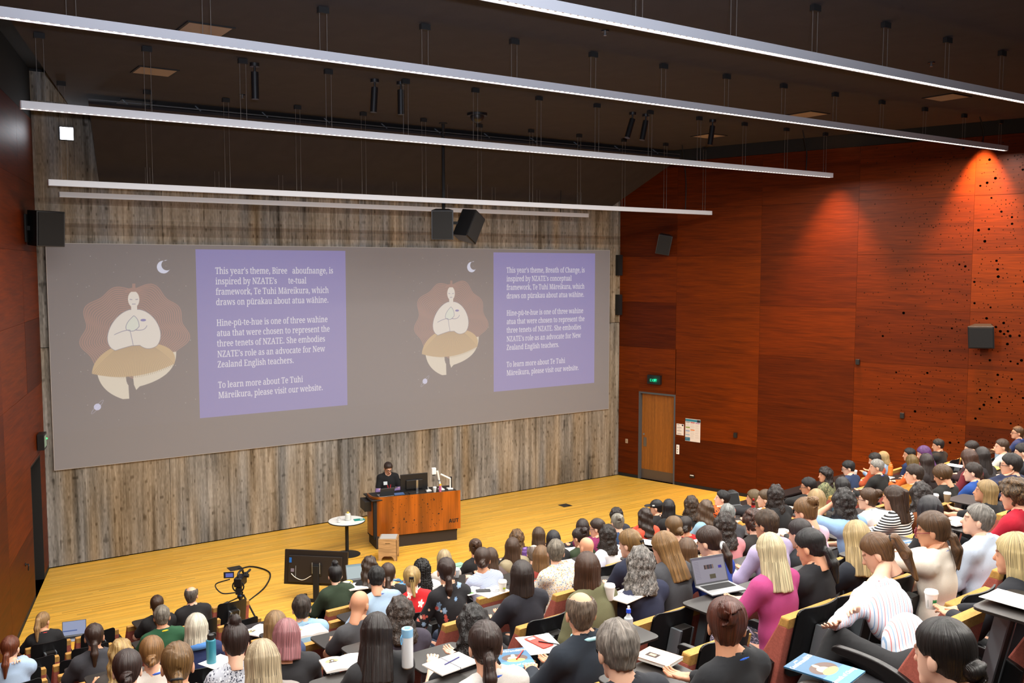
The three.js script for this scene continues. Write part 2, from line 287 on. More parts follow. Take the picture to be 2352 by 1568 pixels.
{ const t = thing('ceiling_sensor', 'black round sensor housing on the ceiling above the bars', 'sensor', [10.11, 9.04, -15.96]); part('base', cyl(0.2, 0.2, 0.05, 28), M.satin, t, [0, -0.026, 0]); part('dome', at(new THREE.SphereGeometry(0.14, 20, 10, 0, Math.PI * 2, Math.PI / 2, Math.PI / 2), 0, -0.05, 0), M.satin, t); }
for (const [x, z, l] of [[7.98, -9.51, 'small sprinkler near the top right bar'], [5.6, -16.6, 'small sprinkler above the reflector'], [13.2, -8.2, 'small sprinkler below the nearest bar']]) { const t = thing('sprinkler', l, 'sprinkler', [x, 9.04, z]); part('rose', cyl(0.05, 0.05, 0.015), M.satin, t, [0, -0.008, 0]); part('head', cyl(0.012, 0.02, 0.05), M.chrome, t, [0, -0.04, 0]); }
// loudspeakers
function wedge(w, h, d, k) { const s = new THREE.Shape(); s.moveTo(-w / 2, d / 2); s.lineTo(w / 2, d / 2); s.lineTo(w / 2 * k, -d / 2); s.lineTo(-w / 2 * k, -d / 2); const g = new THREE.ExtrudeGeometry(s, { depth: h, bevelEnabled: true, bevelSize: 0.008, bevelThickness: 0.008, bevelSegments: 1 }); g.translate(0, 0, -h / 2); g.rotateX(Math.PI / 2); return g; }
function loudspeaker(label, pos, turn, tilt, roll, w = 0.44, h = 0.6, d = 0.38) {
  const t = thing('loudspeaker', label, 'loudspeaker', pos, turn), b = new THREE.Group(); t.rotation.order = 'YXZ'; t.rotation.x = tilt; t.rotation.z = roll;
  part('cabinet', wedge(w, h, d, 0.62), M.satin, t); part('grille', rbox(w - 0.03, h - 0.03, 0.02), M.black, t, [0, 0, d / 2 + 0.012]);
  return t;
}
{
  const t = thing('speaker_pole', 'black pole dropping from the ceiling to the loudspeaker pair', 'pole', [10.18, 9.04, -17.42]);
  part('pole', cyl(0.035, 0.035, 2.12), M.black, t, [0, -1.06, 0]); part('flange', cyl(0.09, 0.09, 0.02), M.black, t, [0, -0.01, 0]); part('yoke', box(0.62, 0.06, 0.06), M.black, t, [0.2, -2.1, 0.1]);
  for (let i = 0; i < 4; i++) part('bolt', cyl(0.008, 0.008, 0.012, 8), M.chrome, t, [0.0, -0.2 - i * 0.09, 0.04], [Math.PI / 2, 0, 0]);
}
loudspeaker('upright loudspeaker of the hanging pair', [10.02, 6.9, -17.2], rad(-30), rad(8), 0);
loudspeaker('tilted loudspeaker of the hanging pair', [10.66, 6.88, -17.2], rad(25), rad(10), rad(-24));
{ const p = wallL(1.35, 6.7, 0.3); loudspeaker('loudspeaker on the left red wall by the screen', [p.x, p.y, p.z], rad(20), rad(4), 0, 0.5, 0.62, 0.5); const b = thing('wall_bracket', 'black bracket holding the left wall loudspeaker', 'bracket', wallL(1.35, 6.7, 0.02).toArray(), yawL); part('plate', box(0.2, 0.5, 0.03), M.black, b); part('arm', box(0.06, 0.08, 0.14), M.black, b, [0, 0, 0.08]); }
{ const p = wallR(1.55, 6.62, 0.2); loudspeaker('tilted loudspeaker high on the right wall near the corner', [p.x, p.y, p.z], rad(-40), rad(12), rad(-10), 0.36, 0.52, 0.26); const b = thing('wall_bracket', 'black bracket behind the high right wall loudspeaker', 'bracket', wallR(1.55, 6.62, 0.01).toArray(), yawR); part('plate', box(0.14, 0.24, 0.02), M.black, b); }
{ const p = wallR(9.6, 4.5, 0.2); loudspeaker('squarish loudspeaker among the perforated panels', [p.x, p.y, p.z], yawR + rad(6), rad(10), rad(2), 0.5, 0.48, 0.26); const b = thing('wall_bracket', 'black bracket behind the squarish loudspeaker', 'bracket', wallR(9.6, 4.42, 0.01).toArray(), yawR); part('plate', box(0.16, 0.24, 0.02), M.black, b); }
for (const [y, l] of [[6.05, 'upper black box on the concrete beside the corner'], [4.93, 'lower black box on the concrete beside the corner']]) { const t = thing('column_speaker', l, 'loudspeaker', [17.55, y, ZW]); part('cabinet', rbox(0.14, 0.58, 0.14), M.black, t, [0, 0, 0.08]); part('grille', box(0.12, 0.55, 0.01), M.satin, t, [0, 0, 0.155]); }
for (const [u, y, l] of [[6.85, 3.74, 'small black sensor box in the middle of the red wall'], [3.7, 1.6, 'small black box right of the door posters'], [7.92, 2.56, 'small black box on the red wall above the audience']]) { const t = thing('wall_box', l, 'wall box', wallR(u, y, 0).toArray(), yawR); part('case', rbox(0.09, 0.13, 0.06), M.satin, t, [0, 0, 0.032]); part('face', box(0.06, 0.09, 0.006), M.black, t, [0, 0, 0.064]); }
// screen
const LINES = ["This year's theme, Breath of Change, is", "inspired by NZATE's conceptual", 'framework, Te Tuhi M\u0101reikura, which', 'draws on p\u016brakau about atua w\u0101hine.', '', 'Hine-p\u016b-te-hue is one of three wahine', 'atua that were chosen to represent the', 'three tenets of NZATE. She embodies', "NZATE's role as an advocate for New", 'Zealand English teachers.', '', 'To learn more about Te Tuhi', 'M\u0101reikura, please visit our website.'];
function slide(c, ox, first) {
  // night sky, stars, moon and ringed planet
  const ps = (n, f) => { for (let i = 0; i < n; i++) f(hash(i, 1, 41), hash(i, 2, 41), hash(i, 3, 41)); };
  c.fillStyle = '#ffffff'; ps(120, (a, b, r) => { c.globalAlpha = 0.25 + 0.5 * r; c.beginPath(); c.arc(ox + 15 + a * 385, 15 + b * 500, 0.6 + r * 0.9, 0, 7); c.fill(); }); c.globalAlpha = 1;
  c.fillStyle = '#dfe6ff'; c.beginPath(); c.arc(ox + 314, 66, 19, 0.6, 5.0); c.arc(ox + 324, 60, 15.5, 4.9, 0.75, true); c.fill();
  c.fillStyle = '#cfd4f6'; c.beginPath(); c.arc(ox + 118, 469, 10, 0, 7); c.fill(); c.strokeStyle = '#b9bfe6'; c.lineWidth = 1.2; c.beginPath(); c.ellipse(ox + 118, 469, 25, 4.5, -0.85, 0, 7); c.stroke();
  // hair in nested waves
  const cx = ox + 228, cy = 258;
  for (let k = 0; k < 17; k++) {
    const s = 1 - k * 0.042; c.beginPath();
    for (let i = 0; i <= 120; i++) { const a = -Math.PI / 2 + i / 120 * Math.PI * 2; const r = (1 + 0.055 * Math.sin(a * 9 + k * 0.12) + 0.035 * Math.sin(a * 5 + 1)) * s; const x = cx + Math.cos(a) * 146 * r, y = cy + Math.sin(a) * (a > 0 && a < Math.PI ? 128 : 138) * r; i ? c.lineTo(x, y) : c.moveTo(x, y); }
    c.closePath(); if (!k) { c.fillStyle = '#59382c'; c.fill(); } c.strokeStyle = '#9c6248'; c.lineWidth = 2.4; c.stroke();
  }
  c.fillStyle = '#e8dcc2'; c.strokeStyle = '#6a5a58'; c.lineWidth = 1.2;
  // legs, skirt, body
  c.beginPath(); c.moveTo(ox + 120, 340); c.quadraticCurveTo(ox + 112, 420, ox + 188, 452); c.lineTo(ox + 206, 452); c.lineTo(ox + 205, 412); c.quadraticCurveTo(ox + 190, 395, ox + 214, 330); c.closePath(); c.fill();
  c.beginPath(); c.moveTo(ox + 344, 320); c.quadraticCurveTo(ox + 346, 395, ox + 236, 418); c.lineTo(ox + 226, 428); c.lineTo(ox + 220, 412); c.lineTo(ox + 214, 330); c.closePath(); c.fill();
  c.fillStyle = '#c9a460'; c.beginPath(); c.moveTo(ox + 180, 292); c.quadraticCurveTo(ox + 110, 320, ox + 106, 372); c.quadraticCurveTo(ox + 220, 408, ox + 338, 356); c.quadraticCurveTo(ox + 352, 305, ox + 272, 290); c.closePath(); c.fill();
  c.strokeStyle = '#8d6c34'; c.lineWidth = 1; for (let i = 0; i < 44; i++) { const t = i / 43; c.beginPath(); c.moveTo(ox + 184 + t * 86, 296); c.quadraticCurveTo(ox + 140 + t * 180, 330, ox + 106 + t * 232, 372 + 26 * Math.sin(t * 3) - t * 14); c.stroke(); }
  c.fillStyle = '#eee6d8'; c.strokeStyle = '#6a6a80'; c.lineWidth = 1.3;
  c.beginPath(); c.moveTo(ox + 214, 190); c.bezierCurveTo(ox + 160, 205, ox + 128, 290, ox + 172, 308); c.quadraticCurveTo(ox + 200, 300, ox + 218, 296); c.lineTo(ox + 240, 296); c.quadraticCurveTo(ox + 262, 316, ox + 288, 300); c.bezierCurveTo(ox + 318, 270, ox + 290, 200, ox + 242, 190); c.closePath(); c.fill(); c.stroke();
  c.beginPath(); c.ellipse(ox + 227, 160, 16, 24, 0, 0, 7); c.fill(); c.fillRect(ox + 219, 176, 17, 20);
  c.fillStyle = '#8a5640'; c.beginPath(); c.ellipse(ox + 228, 138, 24, 12, 0, Math.PI, 0); c.fill(); c.fillRect(ox + 224, 114, 9, 16);
  c.strokeStyle = '#565a86'; c.beginPath(); c.moveTo(ox + 216, 160); c.lineTo(ox + 223, 161); c.moveTo(ox + 232, 161); c.lineTo(ox + 239, 160); c.moveTo(ox + 222, 174); c.lineTo(ox + 232, 174); c.stroke();
  c.fillStyle = '#e4ead8'; c.beginPath(); c.moveTo(ox + 226, 208); c.quadraticCurveTo(ox + 198, 232, ox + 204, 248); c.quadraticCurveTo(ox + 224, 262, ox + 240, 240); c.quadraticCurveTo(ox + 240, 218, ox + 226, 208); c.fill(); c.stroke();
  c.beginPath(); c.moveTo(ox + 170, 262); c.quadraticCurveTo(ox + 200, 248, ox + 214, 250); c.lineTo(ox + 222, 296); c.moveTo(ox + 262, 238); c.quadraticCurveTo(ox + 256, 256, ox + 228, 250); c.stroke();
  c.fillStyle = '#4a4aa8'; c.beginPath(); c.ellipse(ox + 252, 222, 8, 3.5, 0, 0, 7); c.fill();
  // text panel
  c.fillStyle = '#5a5ab8'; c.fillRect(ox + 409, 12, first ? 491 : 483, 517);
  c.fillStyle = '#ffffff'; c.font = '25px serif'; c.textBaseline = 'alphabetic';
  LINES.forEach((l, i) => { if (!l) return; if (first && i === 0) l = "This year's theme, Biree   aboufnange, is"; if (first && i === 1) l = "inspired by NZATE's       te-tual"; const y = 87 + i * 32.1; const w = c.measureText(l).width; c.save(); c.translate(ox + 467, y); const k = i === 0 ? 373 / w : 0; c.scale((slide.k ||= 373 / c.measureText(LINES[0]).width), 1.1); c.fillText(l, 0, 0); c.restore(); });
}
const slideT = canvas(2048, 640, (c) => { c.fillStyle = '#15100e'; c.fillRect(0, 0, 2048, 640); c.fillStyle = '#1a191f'; c.fillRect(0, 0, 2048, 535); slide(c, 0, true); c.save(); c.beginPath(); c.rect(1080, 0, 968, 640); c.clip(); slide(c, 1080, false); c.restore(); });
{
  const t = thing('projection_screen', 'wide projection screen showing two slides with purple text panels', 'screen', [10.05, 4.22, ZW]);
  part('frame', box(14.36, 4.5, 0.05), mat(0xb8b4b0, 0.8), t, [0, 0, 0.03]);
  const s = part('screen_surface', new THREE.PlaneGeometry(14.34, 4.48), mat(0x868488, 0.9, { emissive: 0xffffff, emissiveMap: slideT, emissiveIntensity: 0.5 }), t, [0, 0, 0.058]);
}
// lectern and what stands on it
const font = await new FontLoader().loadAsync('fonts/droid/droid_sans_bold.typeface.json');
const lec = thing('lectern', 'curved orange wood lectern with drilled front on a black plinth', 'lectern', [9.56, 0, -17.55], rad(-11.4));
{
  const path = [[-0.98, -0.5], [-0.98, -0.3], [-0.95, -0.14], [-0.86, -0.04], [-0.7, 0], [0, 0.03], [0.97, 0.05]], s = new THREE.Shape(), cr = new THREE.CatmullRomCurve3(path.map(([x, z]) => V(x, 0, z))).getPoints(40);
  cr.forEach((p, i) => (i ? s.lineTo(p.x, -p.z) : s.moveTo(p.x, -p.z))); for (let i = 40; i >= 0; i--) { const p = cr[i], q = cr[Math.min(40, i + 1)], r = cr[Math.max(0, i - 1)], n = V(-(q.z - r.z), 0, q.x - r.x).normalize(); s.lineTo(p.x - n.x * 0.02, -(p.z - n.z * 0.02)); }
  const g = new THREE.ExtrudeGeometry(s, { depth: 0.85, bevelEnabled: false }); g.rotateX(-Math.PI / 2); g.translate(0, 0.27, 0);
  const uv = g.attributes.uv, p = g.attributes.position; for (let i = 0; i < uv.count; i++) uv.setXY(i, (p.getX(i) - p.getZ(i) * 0.7) / 2.1 + 0.5, p.getY(i) / 1.2);
  part('front_panel', g, M.lectern, lec);
  part('carcass', box(1.88, 0.84, 0.55), M.black, lec, [-0.01, 0.62, -0.33]); part('plinth', box(1.82, 0.27, 0.62), mat(0x2a2019, 0.7), lec, [0, 0.135, -0.33]); part('worktop', rbox(1.98, 0.03, 0.7, 0.01), M.satin, lec, [-0.02, 1.055, -0.36]); part('side_shelf', rbox(0.16, 0.22, 0.42, 0.01), M.satin, lec, [-1.03, 0.9, -0.4]);
  const hs = []; for (let i = 0; i < 58; i++) { const x = -0.6 + 1.15 * Math.pow(hash(i, 1, 77), 1.25), y = 0.36 + 0.7 * hash(i, 2, 77), r = hash(i, 3, 77) > 0.75 ? 0.014 : 0.006 + 0.003 * hash(i, 4, 77); hs.push(at(cyl(r, r, 0.004, 10), x, y, cr.reduce((q, p) => (Math.abs(p.x - x) < Math.abs(q.x - x) && p.z > -0.1 ? p : q), cr[40]).z + 0.003, Math.PI / 2, 0, 0)); }
  const h = part('drilled_holes', merge(hs), M.black, lec); h.userData.kind = 'stuff';
  const tg = new TextGeometry('AUT', { font, size: 0.085, depth: 0.006, curveSegments: 4 }); part('lettering', tg, M.black, lec, [0.7, 0.42, 0.047]);
}
const onLec = (x, y, z) => { const p = V(x, y, z).applyAxisAngle(V(0, 1, 0), rad(-11.4)); return [p.x + 9.56, p.y, p.z - 17.55]; };
const LT = 1.071, ly = rad(-11.4);
function laptop(label, pos, turn, screenTex, lid = 105) {
  const t = thing('laptop', label, 'laptop', pos, turn), b = part('base', rbox(0.32, 0.014, 0.22, 0.005), mat(0xb9bbbd, 0.35, { metalness: 0.7 }), t, [0, 0.008, 0]);
  part('keyboard', box(0.27, 0.002, 0.1), M.black, b, [0, 0.008, -0.03]); const l = part('lid', at(rbox(0.32, 0.21, 0.008, 0.004), 0, 0.105, 0), mat(0x5c5e62, 0.4, { metalness: 0.6 }), t, [0, 0.014, -0.108], [rad(90 - lid), 0, 0]);
  part('display', at(new THREE.PlaneGeometry(0.3, 0.19), 0, 0.107, 0.0048), screenTex ? mat(0x0a0a0c, 0.4, { emissive: 0xffffff, emissiveMap: screenTex, emissiveIntensity: 0.55 }) : M.black, l); return t;
}
laptop('dark laptop seen from behind on the lectern', onLec(-0.62, LT, -0.32), ly + Math.PI, null, 115);
{
  const t = thing('desk_monitor', 'black monitor seen from behind on the lectern', 'monitor', onLec(0.02, LT, -0.3), ly); part('panel', rbox(0.62, 0.38, 0.03, 0.008), M.satin, t, [0, 0.24, 0]); part('back_bulge', rbox(0.38, 0.2, 0.04, 0.01), M.satin, t, [0, 0.2, 0.03]); part('stand', rbox(0.05, 0.3, 0.03), M.chrome, t, [0.05, 0.15, 0.06]); part('foot', rbox(0.24, 0.012, 0.18), M.satin, t, [0, 0.006, 0.02]);
}
{ const t = thing('tablet_computer', 'blue-lit tablet lying on the lectern', 'tablet', onLec(-0.33, LT, -0.26), ly); part('case', rbox(0.26, 0.02, 0.16, 0.005), M.satin, t, [0, 0.014, 0], [rad(8), 0, 0]); part('display', box(0.22, 0.002, 0.13), mat(0x101418, 0.3, { emissive: 0x6a8ec8, emissiveIntensity: 0.5 }), t, [0, 0.026, 0], [rad(8), 0, 0]); }
{ const t = thing('lectern_microphone', 'thin black gooseneck microphone on the lectern', 'microphone', onLec(-0.22, LT, -0.42), ly); part('base', cyl(0.03, 0.035, 0.02), M.satin, t, [0, 0.01, 0]); part('neck', tube([[0, 0.02, 0], [0, 0.16, 0], [-0.02, 0.28, -0.06]], 0.005, 12, 6), M.satin, t); part('capsule', bar([-0.02, 0.28, -0.06], [-0.03, 0.3, -0.09], 0.011), M.black, t); }
for (const [x, l, k] of [[0.66, 'white document camera with square head on the lectern', 1], [0.86, 'white folded document camera arm on the lectern', 0], [0.36, 'small white desk lamp head right of the monitor', 2]]) {
  const t = thing('document_camera', l, 'camera', onLec(x, LT, -0.34), ly); part('base', rbox(0.12, 0.03, 0.14, 0.01), M.white, t, [0, 0.015, 0]);
  if (k === 1) { part('lower_arm', bar([0, 0.02, 0], [-0.05, 0.22, 0], 0.022, 10), M.white, t); part('upper_arm', bar([-0.05, 0.22, 0], [-0.1, 0.44, 0.03], 0.024, 10), M.white, t); part('head', rbox(0.1, 0.15, 0.07, 0.012), M.white, t, [-0.19, 0.45, 0.05]); part('lens', cyl(0.03, 0.035, 0.02), M.black, t, [-0.19, 0.365, 0.05]); part('joint', new THREE.SphereGeometry(0.03, 12, 8), M.alu, t, [-0.05, 0.22, 0]); }
  else if (k === 0) { part('upright', rbox(0.04, 0.26, 0.05, 0.01), M.satin, t, [0.03, 0.15, 0]); part('arm', bar([0, 0.03, 0.03], [0.0, 0.24, 0.03], 0.016, 10), M.white, t); part('upper_arm', bar([0, 0.24, 0.03], [-0.22, 0.36, 0.03], 0.022, 10), M.white, t); }
  else { part('neck', tube([[0, 0.02, 0.02], [-0.02, 0.1, 0.02], [-0.08, 0.18, 0]], 0.008, 10, 6), M.white, t); part('head', new THREE.SphereGeometry(0.045, 14, 10), M.white, t, [-0.08, 0.21, 0]); }
}
function cup(label, pos, body, lid, spot) {
  const t = thing('paper_cup', label, 'cup', pos); part('cup_body', lathe([[0.001, 0], [0.029, 0], [0.041, 0.1], [0.038, 0.1], [0.027, 0.005], [0.001, 0.005]]), cm(body, 0.6), t);
  part('lid', lathe([[0.043, 0.097], [0.044, 0.104], [0.041, 0.108], [0.039, 0.118], [0.033, 0.118], [0.032, 0.113], [0.001, 0.113]]), cm(lid, 0.45), t);
  if (spot) part('printed_dot', at(new THREE.CylinderGeometry(0.0365, 0.0345, 0.03, 10, 1, true, -0.45, 0.9), 0, 0.055, 0), mat(spot === 'g' ? 0xb8c818 : spot, 0.6, { side: THREE.DoubleSide }), t); return t;
}
cup('white cup among the devices on the lectern', onLec(0.46, LT, -0.2), '#e4e2dc', '#f2f0ea');
function flask(label, pos, body, lid, d, h) {
  const r = d / 2, t = thing('bottle', label, 'bottle', pos); part('bottle_body', lathe([[0.001, 0], [r * 0.94, 0], [r, 0.008], [r, h * 0.78], [r * 0.8, h * 0.82], [0.001, h * 0.82]]), cm(body, 0.35), t);
  if (/loop/.test(label)) { part('lid', lathe([[r * 0.7, h * 0.82], [r * 0.72, h * 0.94], [0.001, h * 0.95]]), cm(lid, 0.4), t); part('loop_handle', at(new THREE.TorusGeometry(r * 0.62, 0.007, 8, 18, Math.PI), 0, h * 0.94, 0), cm(lid, 0.5), t); }
  else if (/strap/.test(label)) { part('lid', lathe([[r * 1.0, h * 0.79], [r * 1.01, h * 0.98], [r * 0.9, h], [0.001, h]]), cm(lid, 0.4), t); part('strap', tube([[-r, h * 0.86, 0], [-r - 0.015, h * 0.8, 0.01], [-r - 0.012, h * 0.62, 0.012], [-r - 0.002, h * 0.72, 0.006], [-r, h * 0.84, 0]], 0.003, 16, 6), cm('#6ab0e0', 0.5), t); part('recess', cyl(r * 0.5, r * 0.5, 0.002), cm('#5f90b4', 0.5), t, [0, h + 0.001, 0]); }
  else if (/tumbler/.test(label)) part('rim', lathe([[r * 1.02, h * 0.8], [r * 1.05, h * 0.97], [r * 0.9, h], [r * 0.85, h * 0.9], [0.001, h * 0.88]]), cm(lid, 0.3, 0.8), t);
  else if (/cola|water/.test(label)) { part('neck', lathe([[r * 0.8, h * 0.8], [r * 0.4, h * 0.92], [r * 0.4, h]]), cm(body, 0.2), t); part('cap', cyl(r * 0.5, r * 0.55, h * 0.12), cm(lid, 0.4), t, [0, h * 1.04, 0]); if (/cola/.test(label)) part('printed_label', cyl(r * 1.01, r * 1.01, h * 0.25, 20), cm('#b02020', 0.5), t, [0, h * 0.45, 0]); else part('nozzle', cyl(r * 0.25, r * 0.3, h * 0.12), M.white, t, [0, h * 1.14, 0]); }
  else { part('lid', lathe([[r * 0.72, h * 0.8], [r * 0.75, h * 0.96], [r * 0.55, h], [0.001, h]]), cm(lid, 0.4), t); part('carry_tab', at(new THREE.TorusGeometry(r * 0.5, 0.006, 8, 14), r * 0.55, h * 0.93, 0, 0, 0, 0), cm(lid, 0.5), t); }
  return t;
}
flask('pink and yellow bottle standing on the lectern', onLec(0.58, LT, -0.18), '#c86a8a', '#e0b020', 0.06, 0.17);
// bar table with jug, glasses and leaflet
{
  const t = thing('round_table', 'round white-topped table on a black pedestal', 'table', [8.01, 0, -17.78]);
  part('table_top', lathe([[0.001, 0.70], [0.37, 0.70], [0.378, 0.708], [0.378, 0.722], [0.372, 0.73], [0.001, 0.73]], 48), mat(0xf0f0ec, 0.4), t); part('edge_band', lathe([[0.374, 0.7], [0.382, 0.703], [0.382, 0.72], [0.376, 0.724]], 48), M.black, t);
  part('column', cyl(0.036, 0.036, 0.68), M.black, t, [0, 0.36, 0]); part('base', lathe([[0.001, 0], [0.275, 0], [0.275, 0.012], [0.06, 0.025], [0.05, 0.03], [0.001, 0.03]], 40), M.satin, t);
  const glass = new THREE.MeshPhysicalMaterial({ color: 0xffffff, roughness: 0.05, transmission: 1, thickness: 0, ior: 1.45 });
  const j = thing('water_jug', 'glass water jug on the round table', 'jug', [8.03, 0.731, -17.76]); part('jug_body', lathe([[0.001, 0], [0.06, 0.002], [0.065, 0.01], [0.06, 0.12], [0.05, 0.18], [0.055, 0.23]], 28), glass, j); part('water', lathe([[0.001, 0.006], [0.06, 0.008], [0.056, 0.12], [0.05, 0.15], [0.001, 0.15]], 24), mat(0xd8dcd8, 0.2), j); part('handle', tube([[-0.05, 0.2, 0], [-0.11, 0.19, 0], [-0.11, 0.1, 0], [-0.06, 0.07, 0]], 0.008, 16, 8), glass, j); part('lemon', new THREE.SphereGeometry(0.03, 10, 8), mat(0xd8c060, 0.5), j, [0, 0.155, 0]);
  for (const [x, z, l] of [[-0.2, 0.06, 'drinking glass at the front left of the jug'], [-0.14, -0.1, 'drinking glass behind the jug handle'], [0.14, -0.16, 'drinking glass right of the jug']]) { const g = thing('drinking_glass', l, 'glass', [8.01 + x, 0.731, -17.78 + z]); part('tumbler', lathe([[0.001, 0], [0.03, 0], [0.037, 0.09], [0.034, 0.09], [0.028, 0.006], [0.001, 0.006]], 20), glass, g); part('water', cyl(0.03, 0.028, 0.04), mat(0xe4e8e8, 0.2), g, [0, 0.027, 0]); }
  const b = thing('leaflet', 'teal leaflet at the right edge of the round table', 'leaflet', [8.24, 0.731, -17.66], rad(-12)); part('cover', rbox(0.22, 0.008, 0.15, 0.002), mat(0x1f8a7e, 0.6), b, [0, 0.005, 0]); part('inner_sheet', box(0.06, 0.002, 0.05), M.white, b, [0.05, 0.011, 0]);
}
// plywood box stool
{
  const t = thing('box_stool', 'pale plywood box stool with grey cushion before the lectern', 'stool', [8.61, 0, -17.05], rad(-34)), ply = mat(0xcfa878, 0.6, { map: veneerT }), W = 0.38, Hh = 0.44;
  const side = () => { const s = new THREE.Shape(); s.moveTo(-W / 2, 0); s.lineTo(-W / 2 + 0.06, 0); s.quadraticCurveTo(-W / 2 + 0.07, 0.09, -W / 2 + 0.13, 0.1); s.lineTo(W / 2 - 0.13, 0.1); s.quadraticCurveTo(W / 2 - 0.07, 0.09, W / 2 - 0.06, 0); s.lineTo(W / 2, 0); s.lineTo(W / 2, Hh); s.lineTo(-W / 2, Hh); const h = new THREE.Path(); h.moveTo(-0.05, 0.36); h.lineTo(-0.05, 0.375); h.lineTo(0.05, 0.375); h.lineTo(0.05, 0.36); s.holes.push(h); return new THREE.ExtrudeGeometry(s, { depth: 0.018, bevelEnabled: false }); };
  for (let i = 0; i < 4; i++) { const m = part('side_panel', side(), ply, t); m.rotation.y = i * Math.PI / 2; const p = V(0, 0, W / 2 - 0.018 - (i % 2 ? 0 : 0.0)).applyAxisAngle(V(0, 1, 0), i * Math.PI / 2); m.position.copy(p); }
  part('top', rbox(W, 0.02, W), ply, t, [0, Hh + 0.008, 0]); part('cushion', rbox(W - 0.05, 0.012, W - 0.05, 0.006), mat(0xb3b1ac, 0.95), t, [0, Hh + 0.022, 0]);
}
// confidence monitor on a floor stand
{
  const t = thing('stage_monitor', 'large black display on a floor stand, seen from behind', 'monitor', [6.42, 0, -15.6], Math.atan2(-0.8, 0.87)), v = new THREE.Group();
  part('housing', rbox(1.18, 0.62, 0.05, 0.008), mat(0x1c1613, 0.5), t, [0, 0.6, 0], [rad(-8), 0, 0]); part('rear_cover', rbox(1.0, 0.48, 0.04, 0.01), mat(0x211a16, 0.55), t, [0, 0.58, 0.045], [rad(-8), 0, 0]);
  part('column', rbox(0.1, 0.66, 0.06), M.black, t, [0.03, 0.34, 0.1]); part('mount', rbox(0.2, 0.22, 0.03), M.satin, t, [0.03, 0.58, 0.075]); for (const s of [-1, 1]) part('mount_rail', box(0.012, 0.2, 0.01), M.alu, t, [0.03 + s * 0.07, 0.62, 0.09]);
  part('foot', rbox(0.06, 0.06, 0.6, 0.01), M.black, t, [-0.26, 0.03, 0.15]); part('foot', rbox(0.06, 0.06, 0.6, 0.01), M.black, t, [0.3, 0.03, 0.15]); part('cross_bar', rbox(0.6, 0.05, 0.06, 0.01), M.black, t, [0.02, 0.03, 0.1]);
  part('sticker', box(0.045, 0.09, 0.002), mat(0x1466c0, 0.6), t, [-0.46, 0.74, 0.055], [rad(-8), 0, 0]); part('sticker', box(0.06, 0.06, 0.002), mat(0x7a7484, 0.6), t, [-0.42, 0.56, 0.07], [rad(-8), 0, 0]); part('socket_row', box(0.012, 0.2, 0.004), M.alu, t, [-0.36, 0.54, 0.07], [rad(-8), 0, 0]); part('lead', tube([[-0.44, 0.5, 0.08], [-0.36, 0.44, 0.1], [-0.22, 0.4, 0.11], [-0.06, 0.48, 0.1]], 0.006, 16, 6), M.white, t);
}
// video camera on tripod
{
  const t = thing('video_camera', 'camcorder on a black tripod before the front row', 'camera', [4.66, 0, -14.45], rad(-38));
  part('body', rbox(0.13, 0.15, 0.26, 0.02), M.satin, t, [0, 1.02, -0.02]); part('top_handle', tube([[0, 1.09, 0.08], [0, 1.16, 0.06], [0, 1.16, -0.12], [0, 1.1, -0.16]], 0.018, 14, 8), M.satin, t); part('lens', cyl(0.05, 0.05, 0.14), M.black, t, [0, 1.03, -0.2], [Math.PI / 2, 0, 0]);
  const f = part('flip_screen', rbox(0.16, 0.1, 0.014, 0.005), M.black, t, [-0.17, 1.12, 0.02], [0, rad(12), 0]); part('display', box(0.115, 0.062, 0.002), mat(0x101018, 0.4, { emissive: 0x7a82d8, emissiveIntensity: 0.6 }), f, [0.008, 0, 0.0085]); part('eyepiece', cyl(0.025, 0.03, 0.07), M.black, t, [0.12, 1.12, 0.03], [0, 0, Math.PI / 2]); part('microphone', bar([0.1, 1.14, 0.02], [0.1, 1.14, -0.2], 0.018), M.black, t);
  part('hand_grip', new THREE.TorusGeometry(0.09, 0.012, 8, 20), M.black, t, [0, 0.96, 0.08]); part('battery', rbox(0.09, 0.11, 0.07, 0.01), M.black, t, [0, 0.88, 0.06]); part('release_plate', box(0.04, 0.02, 0.05), mat(0x2a6ac0, 0.5), t, [0, 0.8, 0.03]); part('head', new THREE.SphereGeometry(0.05, 14, 10), M.satin, t, [0, 0.77, 0]); part('pan_handle', bar([-0.02, 0.76, 0.03], [-0.2, 0.69, 0.12], 0.01), M.black, t); part('handle_grip', bar([-0.16, 0.705, 0.1], [-0.24, 0.675, 0.14], 0.02), M.satin, t); part('centre_column', cyl(0.022, 0.022, 0.55), M.satin, t, [0, 0.48, 0]);
  for (let i = 0; i < 3; i++) { const a = i * 2.094 + 0.5; part('leg', bar([0.03 * Math.cos(a), 0.68, 0.03 * Math.sin(a)], [0.32 * Math.cos(a), 0.01, 0.32 * Math.sin(a)], 0.018, 10, 0.024), M.satin, t); }
}
{ const t = thing('floor_cable', 'black cable looping from the floor box to the camcorder', 'cable'); part('cable', tube([[5.88, 0.012, -18.1], [6.05, 0.02, -18.1], [6.25, 0.014, -17.6], [5.9, 0.014, -16.8], [5.2, 0.02, -16.0], [4.72, 0.3, -14.7], [4.68, 0.85, -14.4]], 0.014, 60, 7), M.black, t); }
{ const t = thing('floor_cable', 'black cable running from the camcorder to the display stand', 'cable'); part('cable', tube([[4.7, 0.8, -14.42], [4.9, 0.3, -14.2], [5.1, 0.02, -14.3], [5.6, 0.014, -14.5], [6.2, 0.014, -15.2]], 0.014, 40, 7), M.black, t); }
{ const t = thing('camera_lead', 'thin lead curling left of the camcorder screen', 'cable'); part('lead', tube([[4.5, 1.08, -14.45], [4.3, 1.0, -14.55], [4.35, 0.9, -14.4], [4.6, 0.86, -14.4]], 0.01, 24, 6), M.black, t); }
